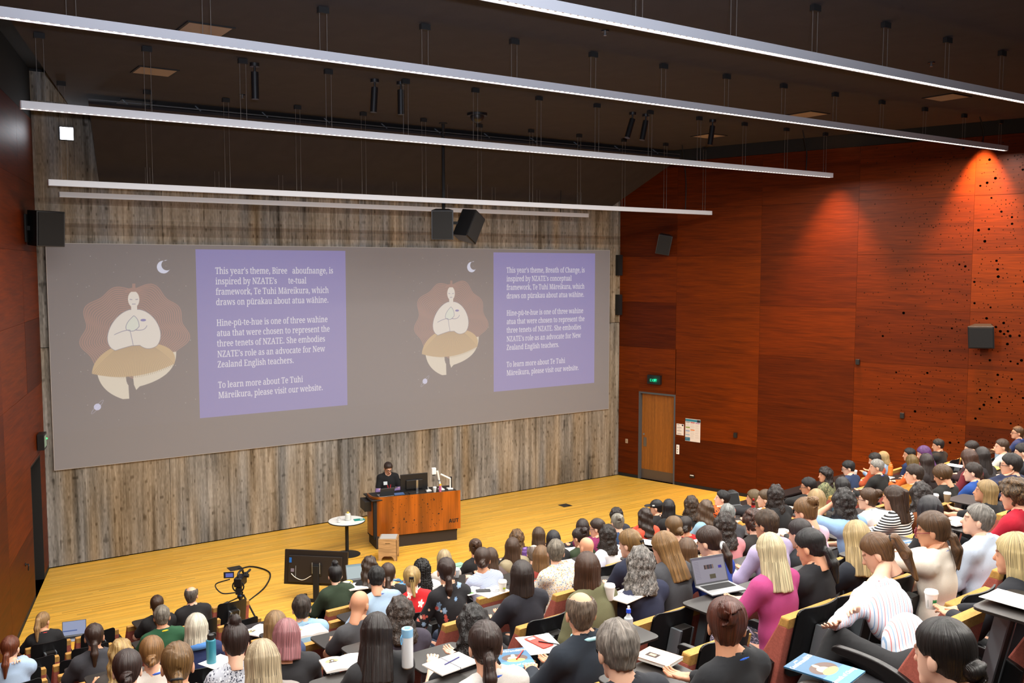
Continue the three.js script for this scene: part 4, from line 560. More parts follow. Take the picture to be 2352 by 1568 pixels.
const SEATS = [ // row, x, z, person, tablet offset or null
 [-1,3.158,-1.804,34,null],
 [0,2.606,-2.944,32,null],
 [0,3.283,-2.956,33,-0.085],
 [0,4.9,-3.047,42,0.254],
 [0,5.579,-2.79,46,null],
 [1,2.608,-4.021,30,0.038],
 [1,3.3,-4.072,31,0.023],
 [1,4.145,-4.11,0,null],
 [1,5.076,-4.152,35,null],
 [1,5.456,-4.161,36,null],
 [1,6.005,-4.17,41,null],
 [1,6.197,-3.688,43,null],
 [1,7.056,-4.231,47,null],
 [1,7.144,-3.879,44,null],
 [1,7.793,-3.929,45,null],
 [2,1.335,-5.081,11,null],
 [2,1.786,-5.101,14,null],
 [2,2.523,-5.134,28,0.125],
 [2,3.233,-5.137,29,-0.336],
 [2,4.36,-5.216,94,-0.3],
 [2,4.827,-5.237,93,null],
 [2,5.189,-5.253,90,-0.073],
 [2,5.661,-5.274,92,-0.165],
 [2,6.435,-5.309,38,-0.198],
 [2,6.789,-5.301,37,null],
 [2,7.051,-5.337,40,0.045],
 [2,7.656,-5.364,56,-0.078],
 [2,8.353,-5.395,55,null],
 [2,8.822,-5.395,53,-0.173],
 [2,9.95,-5.341,48,null],
 [2,10.849,-5.511,50,null],
 [3,1.269,-6.174,9,0.106],
 [3,1.988,-6.206,12,-0.162],
 [3,2.338,-6.214,15,0.225],
 [3,3.259,-6.236,27,0.014],
 [3,4.469,-6.318,95,null],
 [3,5.229,-6.352,0,0],
 [3,5.775,-6.376,89,-0.074],
 [3,6.4,-6.312,91,0.075],
 [3,7.055,-6.433,81,-0.226],
 [3,7.478,-6.433,39,0.218],
 [3,8.639,-6.505,74,-0.246],
 [3,9.514,-6.491,54,null],
 [3,10.701,-6.599,52,0.188],
 [3,11.237,-6.603,51,null],
 [3,11.966,-6.609,49,null],
 [3,12.161,-6.687,69,null],
 [3,12.503,-6.71,68,null],
 [3,13.529,-6.759,117,null],
 [4,1.664,-7.278,10,-0.355],
 [4,2.654,-7.303,16,-0.276],
 [4,3.436,-7.351,18,-0.137],
 [4,4.415,-7.412,25,0.094],
 [4,5.712,-7.47,97,0.103],
 [4,6.44,-7.502,0,0],
 [4,7.405,-7.525,87,-0.31],
 [4,8.334,-7.568,80,0.345],
 [4,9.388,-7.635,75,null],
 [4,10.016,-7.663,0,0],
 [4,10.681,-7.687,57,-0.18],
 [4,11.277,-7.728,0,0],
 [4,12.006,-7.773,0,0],
 [4,12.975,-7.841,65,null],
 [4,13.569,-7.888,0,0],
 [4,14.47,-7.966,67,-0.207],
 [4,15.364,-8.023,70,null],
 [5,0.911,-8.351,0,null],
 [5,1.653,-8.367,8,0.051],
 [5,2.313,-8.408,7,null],
 [5,3.329,-8.437,17,0.147],
 [5,4.202,-8.499,21,null],
 [5,4.569,-8.491,24,null],
 [5,5.506,-8.557,113,0.246],
 [5,6.291,-8.542,98,null],
 [5,6.977,-8.557,96,null],
 [5,7.361,-8.616,108,0.084],
 [5,8.676,-8.605,88,-0.302],
 [5,9.169,-8.717,83,0.259],
 [5,10.394,-8.75,77,0.327],
 [5,11.432,-8.819,73,null],
 [5,12.56,-8.907,0,null],
 [5,13.394,-8.97,60,null],
 [5,14.418,-9.031,72,0.092],
 [5,14.994,-9.111,64,null],
 [5,16.122,-9.227,0,0],
 [5,16.97,-9.322,0,null],
 [5,17.6,-9.398,0,null],
 [5,18.803,-9.525,71,null],
 [6,1.648,-9.481,3,0.045],
 [6,2.353,-9.512,0,0],
 [6,3.369,-9.558,0,0],
 [6,4.242,-9.597,0,0],
 [6,4.851,-9.605,22,-0.242],
 [6,5.313,-9.625,23,0.233],
 [6,6.331,-9.677,112,0],
 [6,6.675,-9.691,101,null],
 [6,6.966,-9.625,99,0.051],
 [6,7.35,-9.712,104,0.051],
 [6,7.809,-9.733,105,null],
 [6,8.136,-9.759,107,null],
 [6,8.528,-9.783,109,0.188],
 [6,9.065,-9.803,86,0.144],
 [6,9.619,-9.838,84,null],
 [6,10.069,-9.858,82,null],
 [6,10.763,-9.892,79,-0.329],
 [6,11.487,-9.91,76,-0.015],
 [6,12.56,-10.004,0,null],
 [6,13.482,-10.058,58,-0.048],
 [6,14.261,-10.14,59,0.197],
 [6,15.22,-10.23,62,-0.186],
 [6,16.385,-10.328,63,null],
 [6,17.616,-10.484,66,null],
 [6,18.23,-10.574,0,null],
 [6,18.843,-10.656,0,0],
 [7,1.028,-10.544,2,null],
 [7,1.688,-10.579,0,0],
 [7,2.54,-10.6,6,null],
 [7,3.442,-10.658,0,0],
 [7,4.692,-10.714,19,0.199],
 [7,5.179,-10.736,20,null],
 [7,6.289,-10.771,26,0.082],
 [7,6.804,-10.789,111,-0.089],
 [7,7.531,-10.826,102,-0.141],
 [7,7.93,-10.842,103,-0.081],
 [7,8.775,-10.868,106,-0.207],
 [7,9.506,-10.93,110,0.153],
 [7,10.394,-10.97,85,-0.285],
 [7,11.527,-11.032,0,0],
 [7,12.257,-11.052,78,-0.294],
 [7,13.19,-11.147,0,null],
 [7,14.301,-11.24,0,0],
 [7,15.26,-11.331,0,0],
 [7,16.34,-11.444,0,null],
 [7,17.366,-11.541,61,0.29],
 [8,1.162,-11.652,0,null],
 [8,1.792,-11.68,0,null],
 [8,2.58,-11.716,0,0],
 [8,3.682,-11.765,0,null],
 [9,1.456,-12.762,0,null],
 [9,2.086,-12.79,0,null],
 [9,3.012,-12.818,4,null],
 [9,3.487,-12.853,5,null],
 [10,1.762,-13.872,1,null],
 [10,2.38,-13.9,0,null],
 [10,3.052,-13.93,0,0],
 [10,4.27,-13.985,0,null],
];
const ITEMS = [ // kind, x, y, z, turn in degrees, label, look
 ['openbook',2.651,3.184,-5.967,-12,'open white book with a tan portrait by long black hair',''],
 ['openbook',2.964,2.866,-7.419,-5,'open book with tan portrait behind the bald man',''],
 ['flask',2.657,3.502,-5.022,0,'tall pale bottle with light blue lid and strap','#d3d7dc|#86b8dc|.072|.25'],
 ['notebook',2.897,3.502,-4.903,5,'blank white notebook with a purple pen across it',''],
 ['booklet',3.274,3.502,-4.739,-22,'blue illustrated booklet with a red pen near the low ponytail','2'],
 ['cardpaper',3.537,3.502,-4.832,-18,'white pad with a red card and a black pencil',''],
 ['pinkbook',3.504,3.82,-3.679,12,'pale pink book with a small dark picture',''],
 ['booklet',3.535,4.138,-2.621,10,'blue booklet titled Conference 2025 at the bottom edge','1'],
 ['flask',2.096,2.866,-7.247,0,'teal metal bottle with black lid behind white hair','#2d7c90|#141414|.075|.24'],
 ['paper',2.159,2.866,-7.184,20,'cream paper sheet beside the teal bottle',''],
 ['openbook',3.442,1.912,-10.029,30,'open magazine with portrait right of the dark top bun',''],
 ['openbook',4.935,1.912,-10.735,-15,'open white book behind the bald head',''],
 ['pouch',4.857,1.912,-10.827,0,'round grey and yellow pouch on the open book','#b8b4a8'],
 ['notebook',5.1,1.912,-10.22,10,'small cream notebook left of the red jacket','c'],
 ['booklet',5.867,1.594,-11.429,-10,'blue booklet in front of the blonde with the claw','2'],
 ['notebook',4.808,2.866,-7.349,8,'spiral notebook with phone and spectacles beside a paper cup','p'],
 ['leaflet',4.633,2.866,-7.44,0,'stack of small green printed leaflets',''],
 ['cup',4.891,2.866,-7.292,0,'white paper cup with a green dot by the dark bob','#e9e6de|#f2efe8|g'],
 ['cup',4.465,3.502,-5.219,0,'white paper cup with lid beside the olive jumper','#e8e8e6|#f4f4f2'],
 ['notebook',4.625,3.502,-5.199,10,'pink-edged spiral notebook beside the grey curls',''],
 ['notebook',7.09,3.184,-5.746,-5,'yellow pad left of long blonde hair','y'],
 ['paper',5.154,4.138,-2.588,0,'white sheet on the tablet at the right edge',''],
 ['booklet',7.578,3.502,-4.722,-15,'small blue booklet in front of the cream top','2'],
 ['paperpen',8.792,3.184,-5.83,-15,'white sheet with oval print and black pen',''],
 ['openbook',8.705,2.866,-7.096,-10,'open sheets with oval print beside lilac shirt',''],
 ['paper',10.016,2.866,-7.078,-10,'blank paper left of the white top',''],
 ['flask',9.793,2.866,-7.157,0,'teal steel tumbler beside the curly propped head','#17708a|#b8bcc0|.075|.17'],
 ['paper',10.501,2.866,-6.996,15,'blank paper right of the white top',''],
 ['paper',11.689,2.23,-9.313,5,'white sheet above the pink shirt',''],
 ['case',11.659,2.23,-9.525,30,'green spectacle case lying above the pink shirt','#1f9a5a'],
 ['flask',11.055,2.23,-9.56,0,'small dark cola bottle with a red label','#3a1512|#a01818|.06|.19'],
 ['paper',11.244,2.23,-9.492,0,'crumpled white paper beside the cola bottle',''],
 ['cup',10.309,3.184,-6.164,0,'white lidded paper cup behind the black bob','#f0eeea|#ffffff'],
 ['cup',10.506,3.184,-6.128,0,'tan cup with a dark band and white lid','#a58a68|#efece6'],
 ['openbook',8.649,3.502,-4.935,-10,'open book with oval print before the grey-haired man',''],
 ['openbook',15.306,1.912,-10.687,-5,'white booklet with oval print before the leather jacket',''],
 ['openbook',14.787,2.23,-9.804,0,'open white book beside the orange bottle',''],
 ['flask',15.058,2.23,-9.872,0,'orange bottle with a loop handle','#d5762a|#d5762a|.085|.22'],
 ['cup',16.984,1.594,-11.958,0,'white paper cup beside the young man in glasses','#e8e4dc|#f2efe8'],
 ['flask',16.122,2.548,-8.513,0,'tall pale grey-blue bottle at the far right','#8ea2b4|#3a3a3a|.08|.25'],
 ['notebook',14.263,2.866,-7.597,0,'yellow folder beside the pale grey-blue bottle','y'],
 ['paper',15.383,2.548,-8.847,0,'white pad under the white pen near the wall',''],
 ['flask',7.242,1.912,-10.251,0,'purple flask beside the teal-shirted balding man','#6b4a8c|#7d5ca0|.08|.24'],
 ['laptop',11.963,1.912,-10.725,-20,'open laptop behind the leopard-print cardigan',''],
 ['laptop',5.465,1.594,-11.728,-15,'open laptop with bright screen before the brown-haired woman','w'],
 ['laptop',2.209,0.64,-14.378,-15,'open laptop with blue-white screen in the left block','b'],
 ['laptop',5.32,3.502,-4.907,-12,'silver laptop showing a web page beside magenta tee','p'],
 ['paper',8.621,2.23,-9.251,20,'white papers below the coral jumper',''],
 ['paper',8.157,1.912,-10.385,-20,'white sheet left of the bald man in pale shirt',''],
 ['paper',7.158,2.23,-9.166,-15,'white pad right of the floral shirt',''],
 ['paper',8.36,2.548,-8.106,-15,'white sheet left of the royal blue sweatshirt',''],
 ['case',6.973,1.594,-11.521,0,'sage green folder beside the striped blue shirt','#7fa08c'],
 ['cup',6.213,1.912,-10.345,0,'clear cup between floral blouse and striped shirt','#c8ccd0|#d8dce0'],
 ['paper',7.11,1.594,-11.331,10,'white page left of the striped blue shirt',''],
 ['flask',4.06,3.502,-4.551,0,'clear water bottle with a blue and white cap','#b8c0c4|#1c4ad0|.06|.20'],
 ['case',5.756,2.548,-8.008,10,'red and blue pouch by the floral print shirt','#d23a1c'],
];
// ---------- seats ----------
const seatM = { red: mat(0xc06656, 0.95, { map: fabricT }), tan: mat(0xd09c50, 0.95, { map: fabricT }), pad: mat(0x42444a, 0.95, { map: fabricT }), shell: mat(0x101012, 0.5), tab: mat(0x1f1a18, 0.42), post: mat(0x1d1917, 0.5), rail: mat(0x8d959c, 0.35, { metalness: 0.6 }), arm: mat(0x121213, 0.38) };
const LEAN = 0.21, rearZ = (y) => 0.13 + LEAN * (y - 0.12);
function profile(pts, w, bev = 0.012) { const s = new THREE.Shape(); pts.forEach(([z, y], i) => (i ? s.lineTo(z, y) : s.moveTo(z, y))); const g = new THREE.ExtrudeGeometry(s, { depth: w - 2 * bev, bevelEnabled: true, bevelSize: bev, bevelThickness: bev, bevelSegments: 2 }); g.translate(0, 0, -(w - 2 * bev) / 2); g.rotateY(-Math.PI / 2); return metreUV(g, 0.12); }
const SG = {};
SG.back = profile([[rearZ(0.86) - 0.012, 0.86], [rearZ(0.03) - 0.012, 0.03], [-0.1, 0.03], [-0.06, 0.36], [rearZ(0.86) - 0.07, 0.86]], 0.56);
SG.cap = profile([[rearZ(0.92) - 0.012, 0.915], [rearZ(0.868) - 0.012, 0.868], [rearZ(0.868) - 0.07, 0.868], [rearZ(0.92) - 0.062, 0.915]], 0.56);
SG.seat = at(rbox(0.5, 0.1, 0.46, 0.035, 3), 0, 0.42, -0.2);
{
  const s = new THREE.Shape(), w = 0.22, y0 = 0.5, y1 = 0.99, r = 0.045, P = [];
  for (let i = 0; i <= 10; i++) P.push([-w + r + (2 * w - 2 * r) * i / 10, y0]); for (let a = 1; a < 5; a++) P.push([w - r + r * Math.sin(a * Math.PI / 10), y0 + r - r * Math.cos(a * Math.PI / 10)]);
  for (let i = 0; i <= 4; i++) P.push([w, y0 + r + (y1 - y0 - 2 * r) * i / 4]); for (let a = 1; a < 5; a++) P.push([w - r + r * Math.cos(a * Math.PI / 10), y1 - r + r * Math.sin(a * Math.PI / 10)]);
  for (let i = 10; i >= 0; i--) P.push([-w + r + (2 * w - 2 * r) * i / 10, y1]); for (let a = 1; a < 5; a++) P.push([-w + r - r * Math.sin(a * Math.PI / 10), y1 - r + r * Math.cos(a * Math.PI / 10)]);
  for (let i = 4; i >= 0; i--) P.push([-w, y0 + r + (y1 - y0 - 2 * r) * i / 4]); for (let a = 1; a < 5; a++) P.push([-w + r - r * Math.cos(a * Math.PI / 10), y0 + r - r * Math.sin(a * Math.PI / 10)]);
  // a curved plate: vertical strips so that the bend is smooth
  const pos = [], N = 16, top = (x) => y1 - (Math.abs(x) > w - r ? r - Math.sqrt(Math.max(0, r * r - (Math.abs(x) - w + r) ** 2)) : 0), bot = (x) => y0 + (Math.abs(x) > w - r ? r - Math.sqrt(Math.max(0, r * r - (Math.abs(x) - w + r) ** 2)) : 0);
  const col = []; for (let i = 0; i <= N; i++) { const x = -w * Math.cos(Math.PI * i / N), cz = -0.05 * (x / w) ** 2; col.push([x, bot(x), top(x), cz]); }
  const pt = (c, y, back) => [c[0], y, rearZ(y) + 0.055 + c[3] + (back ? 0.014 : 0)];
  const quad = (a, b, c, d) => pos.push(...a, ...b, ...c, ...a, ...c, ...d);
  for (let i = 0; i < N; i++) { const a = col[i], b = col[i + 1]; quad(pt(a, a[1], 1), pt(b, b[1], 1), pt(b, b[2], 1), pt(a, a[2], 1)); quad(pt(b, b[1], 0), pt(a, a[1], 0), pt(a, a[2], 0), pt(b, b[2], 0)); quad(pt(a, a[2], 1), pt(b, b[2], 1), pt(b, b[2], 0), pt(a, a[2], 0)); quad(pt(a, a[1], 0), pt(b, b[1], 0), pt(b, b[1], 1), pt(a, a[1], 1)); }
  const g = new THREE.BufferGeometry(); g.setAttribute('position', new THREE.Float32BufferAttribute(pos, 3)); g.computeVertexNormals(); SG.shell = g;
}
const postAt = (y) => rearZ(y) + 0.12;
function postGeo(y1, y0, w, d, x = 0) { const s = new THREE.Shape(); s.moveTo(postAt(y0) - d / 2, y0); s.lineTo(postAt(y0) + d / 2, y0); s.lineTo(postAt(y1) + d / 2, y1); s.lineTo(postAt(y1) - d / 2, y1); const g = new THREE.ExtrudeGeometry(s, { depth: w, bevelEnabled: false }); g.translate(0, 0, -w / 2 + x * -1); g.rotateY(-Math.PI / 2); return g; }
SG.postS = postGeo(0.87, 0.3, 0.11, 0.09); SG.railL = postGeo(0.865, 0.3, 0.022, 0.1, -0.066); SG.railR = postGeo(0.865, 0.3, 0.014, 0.1, 0.062);
SG.postT = postGeo(1.0, 0.3, 0.09, 0.06); SG.railLT = postGeo(1.0, 0.3, 0.024, 0.08, -0.057); SG.railRT = postGeo(1.0, 0.3, 0.014, 0.07, 0.052);
{ const s = new THREE.Shape(), w = 0.24, z0 = 0.33, z1 = 0.69, r = 0.06; s.moveTo(-w + r, z0); s.lineTo(w - r, z0); s.quadraticCurveTo(w, z0, w, z0 + r); s.lineTo(w, z1 - r); s.quadraticCurveTo(w, z1, w - r, z1); s.lineTo(-w + r, z1); s.quadraticCurveTo(-w, z1, -w, z1 - r); s.lineTo(-w, z0 + r); s.quadraticCurveTo(-w, z0, -w + r, z0); const g = new THREE.ExtrudeGeometry(s, { depth: 0.014, bevelEnabled: true, bevelSize: 0.003, bevelThickness: 0.002, bevelSegments: 1, curveSegments: 5 }); g.rotateX(Math.PI / 2); g.translate(0, 1.016, 0); SG.tablet = g; }
{ const s = new THREE.Shape(); s.moveTo(0.18, 0.6); s.quadraticCurveTo(0.02, 0.68, -0.28, 0.66); s.quadraticCurveTo(-0.31, 0.655, -0.31, 0.635); s.lineTo(-0.28, 0.625); s.quadraticCurveTo(0, 0.63, 0.05, 0.56); s.lineTo(0.06, 0.3); s.lineTo(0.12, 0.3); const g = new THREE.ExtrudeGeometry(s, { depth: 0.03, bevelEnabled: true, bevelSize: 0.008, bevelThickness: 0.008, bevelSegments: 2, curveSegments: 8 }); g.translate(0, 0, -0.015); g.rotateY(-Math.PI / 2); SG.arm = g; }
const whoIs = new Map(PEOPLE.map((p) => [p[0], p[15]]));
const nearest = (j, x) => { let b = null; for (const p of PEOPLE) { const d = Math.hypot((p[1] - j) * 1.1, p[2] - x); if (!b || d < b[0]) b = [d, p]; } return b[1]; };
for (const [j, x, z, who, tab] of SEATS) {
  let label; const short = (s) => s.split(' ').slice(0, 11).join(' ');
  if (who) label = 'lecture seat under ' + short(whoIs.get(who));
  else { const p = nearest(j, x), side = x < p[2] ? 'left' : 'right', dr = j < p[1] ? 'behind' : j > p[1] ? 'in front and' : 'beside and'; label = 'empty seat ' + dr + ' ' + side + ' of ' + short(p[15]).split(' ').slice(0, 9).join(' '); }
  const t = thing('lecture_seat', label, 'seat', [x, Math.max(0.02, rowFloor(j)), z], rowYaw(x), 'lecture theatre seats');
  part('back_cushion', SG.back, seatM.red, t); part('top_trim', SG.cap, seatM.tan, t); part('seat_pad', SG.seat, seatM.pad, t);
  part('armrest', SG.arm, seatM.arm, t, [-0.29, 0, 0]); part('armrest', SG.arm, seatM.arm, t, [0.29, 0, 0]);
  if (tab === null) { part('back_shell', SG.shell, seatM.shell, t); part('tablet_post', SG.postS, seatM.post, t); part('post_rail', SG.railL, seatM.rail, t); part('post_rail', SG.railR, seatM.rail, t); }
  else { part('tablet_post', SG.postT, seatM.post, t, [tab, 0, 0]); part('post_rail', SG.railLT, seatM.rail, t, [tab, 0, 0]); part('post_rail', SG.railRT, seatM.rail, t, [tab, 0, 0]); part('writing_tablet', SG.tablet, seatM.tab, t, [tab, 0, 0]); }
}
// long front desk before the first row of the middle block
{ const t = thing('front_desk', 'long black desk edge before the front row', 'desk'), g = []; for (let i = 0; i < 22; i++) { const a = 4.7 + i * 0.56, b = a + 0.56; const z = (x) => rowZ(7, x) - 0.6; g.push([a, b, z(a), z(b)]); } for (const [a, b, za, zb] of g) { const L = Math.hypot(b - a, zb - za), m = part('desk_top', box(L, 0.025, 0.3), seatM.tab, t, [(a + b) / 2, 0.89 + 0.685, (za + zb) / 2], [0, -Math.atan2(zb - za, b - a), 0]); part('modesty_board', box(L, 0.66, 0.02), seatM.shell, t, [(a + b) / 2, 0.89 + 0.34, (za + zb) / 2 - 0.08], [0, -Math.atan2(zb - za, b - a), 0]); } }
// ---------- people ----------
// surface nets over a distance field
function iso(f, b0, b1, h) {
  const n = [0, 1, 2].map((k) => Math.ceil((b1[k] - b0[k]) / h) + 2), [nx, ny, nz] = n, val = new Float32Array(nx * ny * nz), id = new Int32Array(nx * ny * nz).fill(-1);
  for (let z = 0, i = 0; z < nz; z++) for (let y = 0; y < ny; y++) for (let x = 0; x < nx; x++, i++) val[i] = f(b0[0] + (x - 0.5) * h, b0[1] + (y - 0.5) * h, b0[2] + (z - 0.5) * h);
  const pos = [], idx = [], sx = 1, sy = nx, sz = nx * ny, C = [0, sx, sy, sx + sy, sz, sx + sz, sy + sz, sx + sy + sz], E = [[0, 1], [2, 3], [4, 5], [6, 7], [0, 2], [1, 3], [4, 6], [5, 7], [0, 4], [1, 5], [2, 6], [3, 7]];
  for (let z = 0; z < nz - 1; z++) for (let y = 0; y < ny - 1; y++) for (let x = 0; x < nx - 1; x++) {
    const i = x + y * sy + z * sz; let m = 0; for (let k = 0; k < 8; k++) if (val[i + C[k]] < 0) m |= 1 << k;
    if (m === 0 || m === 255) continue; let px = 0, py = 0, pz = 0, c = 0;
    for (const [a, b] of E) { const va = val[i + C[a]], vb = val[i + C[b]]; if (va < 0 === vb < 0) continue; const t = va / (va - vb); px += (a & 1) + t * ((b & 1) - (a & 1)); py += (a >> 1 & 1) + t * ((b >> 1 & 1) - (a >> 1 & 1)); pz += (a >> 2) + t * ((b >> 2) - (a >> 2)); c++; }
    id[i] = pos.length / 3; pos.push(b0[0] + (x + px / c - 0.5) * h, b0[1] + (y + py / c - 0.5) * h, b0[2] + (z + pz / c - 0.5) * h);
  }
  const q = (a, b, c, d, fl) => { if (a < 0 || b < 0 || c < 0 || d < 0) return; if (fl) idx.push(a, b, c, a, c, d); else idx.push(a, c, b, a, d, c); };
  for (let z = 1; z < nz - 1; z++) for (let y = 1; y < ny - 1; y++) for (let x = 1; x < nx - 1; x++) {
    const i = x + y * sy + z * sz, s = val[i] < 0;
    if (s !== val[i + sx] < 0) q(id[i - sy - sz], id[i - sz], id[i], id[i - sy], s);
    if (s !== val[i + sy] < 0) q(id[i - sx - sz], id[i - sx], id[i], id[i - sz], s);
    if (s !== val[i + sz] < 0) q(id[i - sx - sy], id[i - sy], id[i], id[i - sx], s);
  }
  const g = new THREE.BufferGeometry(); g.setAttribute('position', new THREE.Float32BufferAttribute(pos, 3)); g.setIndex(idx); g.computeVertexNormals(); return g;
}
const smin = (a, b, k) => { const h = Math.max(k - Math.abs(a - b), 0) / k; return Math.min(a, b) - h * h * k * 0.25; };
const ell = (x, y, z, c, r) => { const a = (x - c[0]) / r[0], b = (y - c[1]) / r[1], d = (z - c[2]) / r[2], k0 = Math.sqrt(a * a + b * b + d * d), e = a / r[0], f = b / r[1], g = d / r[2], k1 = Math.sqrt(e * e + f * f + g * g); return k1 < 1e-9 ? -0.05 : k0 * (k0 - 1) / k1; };
function cap(x, y, z, a, b, ra, rb) { const bx = b[0] - a[0], by = b[1] - a[1], bz = b[2] - a[2], px = x - a[0], py = y - a[1], pz = z - a[2]; const t = clamp((px * bx + py * by + pz * bz) / (bx * bx + by * by + bz * bz + 1e-9)); const dx = px - bx * t, dy = py - by * t, dz = pz - bz * t; return Math.sqrt(dx * dx + dy * dy + dz * dz) - ra - (rb - ra) * t; }
const field = (prims, k, grow = 0) => (x, y, z) => { let d = 9; for (const p of prims) d = smin(d, p.e ? ell(x, y, z, p.c, p.r) : cap(x, y, z, p.a, p.b, p.ra, p.rb), k); return d - grow; };
function bounds(prims, pad) { const lo = [9, 9, 9], hi = [-9, -9, -9]; const ex = (c, r) => { for (let k = 0; k < 3; k++) { lo[k] = Math.min(lo[k], c[k] - (r[k] ?? r) - pad); hi[k] = Math.max(hi[k], c[k] + (r[k] ?? r) + pad); } }; for (const p of prims) if (p.e) ex(p.c, p.r); else { ex(p.a, p.ra); ex(p.b, p.rb); } return [lo, hi]; }
// head, facing -z, skull centre at the origin
const skull = (x, y, z) => {
  let d = ell(x, y, z, [0, 0.03, 0.012], [0.077, 0.092, 0.098]);
  d = smin(d, ell(x, y, z, [0, -0.042, -0.03], [0.058, 0.078, 0.07]), 0.03); d = smin(d, cap(x, y, z, [-0.02, -0.1, -0.07], [0.02, -0.1, -0.07], 0.02, 0.02), 0.025);
  d = smin(d, cap(x, y, z, [0, 0.0, -0.094], [0, -0.034, -0.112], 0.009, 0.013), 0.014); d = smin(d, cap(x, y, z, [-0.035, 0.022, -0.083], [0.035, 0.022, -0.083], 0.011, 0.011), 0.015);
  d = smin(d, cap(x, y, z, [-0.018, -0.066, -0.09], [0.018, -0.066, -0.09], 0.009, 0.009), 0.012);
  const ax = Math.abs(x); d = Math.max(d, -(Math.sqrt((ax - 0.032) ** 2 + (y - 0.002) ** 2 + (z + 0.1) ** 2) - 0.017)); d = smin(d, Math.sqrt((ax - 0.032) ** 2 + (y - 0.001) ** 2 + (z + 0.079) ** 2) - 0.013, 0.004);
  d = smin(d, ell(ax, y, z, [0.08, -0.012, 0.012], [0.011, 0.033, 0.02]), 0.008);
  return smin(d, cap(x, y, z, [0, -0.05, 0.025], [0, -0.16, 0.04], 0.052, 0.055), 0.03);
};
function headGeo(h) {
  const g = iso(skull, [-0.11, -0.17, -0.14], [0.11, 0.14, 0.13], h), p = g.attributes.position, c = new Float32Array(p.count * 3);
  for (let i = 0; i < p.count; i++) {
    const x = Math.abs(p.getX(i)), y = p.getY(i), z = p.getZ(i); let k = [1, 1, 1];
    if (z < -0.07 && Math.abs(y + 0.067) < 0.011 && x < 0.026) k = [0.78, 0.45, 0.45]; else if (z < -0.07 && Math.hypot(x - 0.032, (y - 0.001) * 1.5) < 0.014) k = Math.hypot(x - 0.032, y - 0.001) < 0.007 ? [0.06, 0.05, 0.05] : [0.9, 0.95, 1.05]; else if (z < -0.06 && Math.abs(y - 0.027) < 0.006 && x > 0.012 && x < 0.05) k = [0.35, 0.28, 0.25]; else if (z < -0.1 && y < -0.02) k = [1, 0.9, 0.9];
    c.set(k, i * 3);
  }
  g.setAttribute('color', new THREE.BufferAttribute(c, 3)); return g;
}
const HEAD = { 0: headGeo(0.0055), 1: headGeo(0.008), 2: headGeo(0.0115) };
// hand along -z, palm down, thumb on +x
function handGeo(h) {
  const P = [{ e: 1, c: [0, 0, -0.045], r: [0.041, 0.016, 0.05] }, { a: [0, 0, 0.03], b: [0, 0, -0.02], ra: 0.026, rb: 0.025 }], lens = [0.068, 0.078, 0.072, 0.056];
  lens.forEach((l, i) => { const x = 0.03 - i * 0.0205, a = [x, 0, -0.08], b = [x * 1.12, -0.004, -0.083 - l * 0.55], c = [x * 1.15, -0.004 - l * 0.3, -0.083 - l * 0.9]; P.push({ a, b, ra: 0.0095, rb: 0.0088, f: 1 }, { a: b, b: c, ra: 0.0088, rb: 0.0075, f: 1 }); });
  P.push({ a: [0.03, -0.004, -0.025], b: [0.056, -0.014, -0.06], ra: 0.013, rb: 0.0105, f: 1 }, { a: [0.056, -0.014, -0.06], b: [0.055, -0.022, -0.09], ra: 0.0105, rb: 0.0085, f: 1 });
  const base = P.filter((p) => !p.f), fing = P.filter((p) => p.f), fb = field(base, 0.02);
  return iso((x, y, z) => { let d = fb(x, y, z); for (const p of fing) d = smin(d, cap(x, y, z, p.a, p.b, p.ra, p.rb), 0.006); return d; }, [-0.07, -0.05, -0.18], [0.09, 0.04, 0.06], h);
}
const HAND = { 0: handGeo(0.0055), 1: handGeo(0.0075), 2: handGeo(0.01) };
// hair
const cran = (x, y, z, t) => ell(x, y, z, [0, 0.032, 0.014], [0.077 + t, 0.092 + t, 0.098 + t]);
function noise3(x, y, z) { return (vn(x + z * 0.37, y + 17, 21) + vn(y + 5 - x * 0.21, z + 9, 22) + vn(z - 3, x + y * 0.29 + 31, 23)) / 3 - 0.5; }
const line = (y) => y > 0.095 ? -0.105 : y > 0.05 ? -0.105 + (0.095 - y) * 0.9 : y > -0.01 ? -0.065 + (0.05 - y) * 0.95 : -0.008 + (-0.01 - y) * 0.25;   // where hair meets the face
const strands = (x, y, z, f, a) => { const t = Math.atan2(x, z); return a * (vn(t * f + 40, y * 5, 31) - 0.5) + a * 0.6 * (vn(t * f * 2.7 + 90, y * 9, 32) - 0.5); };
const faceCut = (x, y, z, d) => Math.max(d, (line(y) - z) * 0.8);
const shortCap = (x, y, z, t = 0.012) => { let d = cran(x, y, z, t + 0.008 * clamp((y - 0.0) / 0.1)); d = smin(d, ell(x, y, z, [0, -0.03, 0.045], [0.06, 0.06, 0.055]), 0.02); d = faceCut(x, y, z, d); const ax = Math.abs(x); if (y < 0.02) d = Math.max(d, 0.028 - Math.hypot((ax - 0.082) * 0.7, y + 0.012, z - 0.0)); return Math.max(d, -0.085 - y); };
const curtain = (x, y, z, len, w, dp, back) => { const t = clamp((0.03 - y) / (0.03 + len)); const rx = 0.088 + (w - 0.088) * Math.min(1, t * 1.6), rz = 0.085 + (dp - 0.085) * t, cz = 0.03 + back * t; let d = (Math.hypot(x / rx, (z - cz) / rz) - 1) * Math.min(rx, rz); d = Math.max(d, y - 0.03, -len - y); return d; };
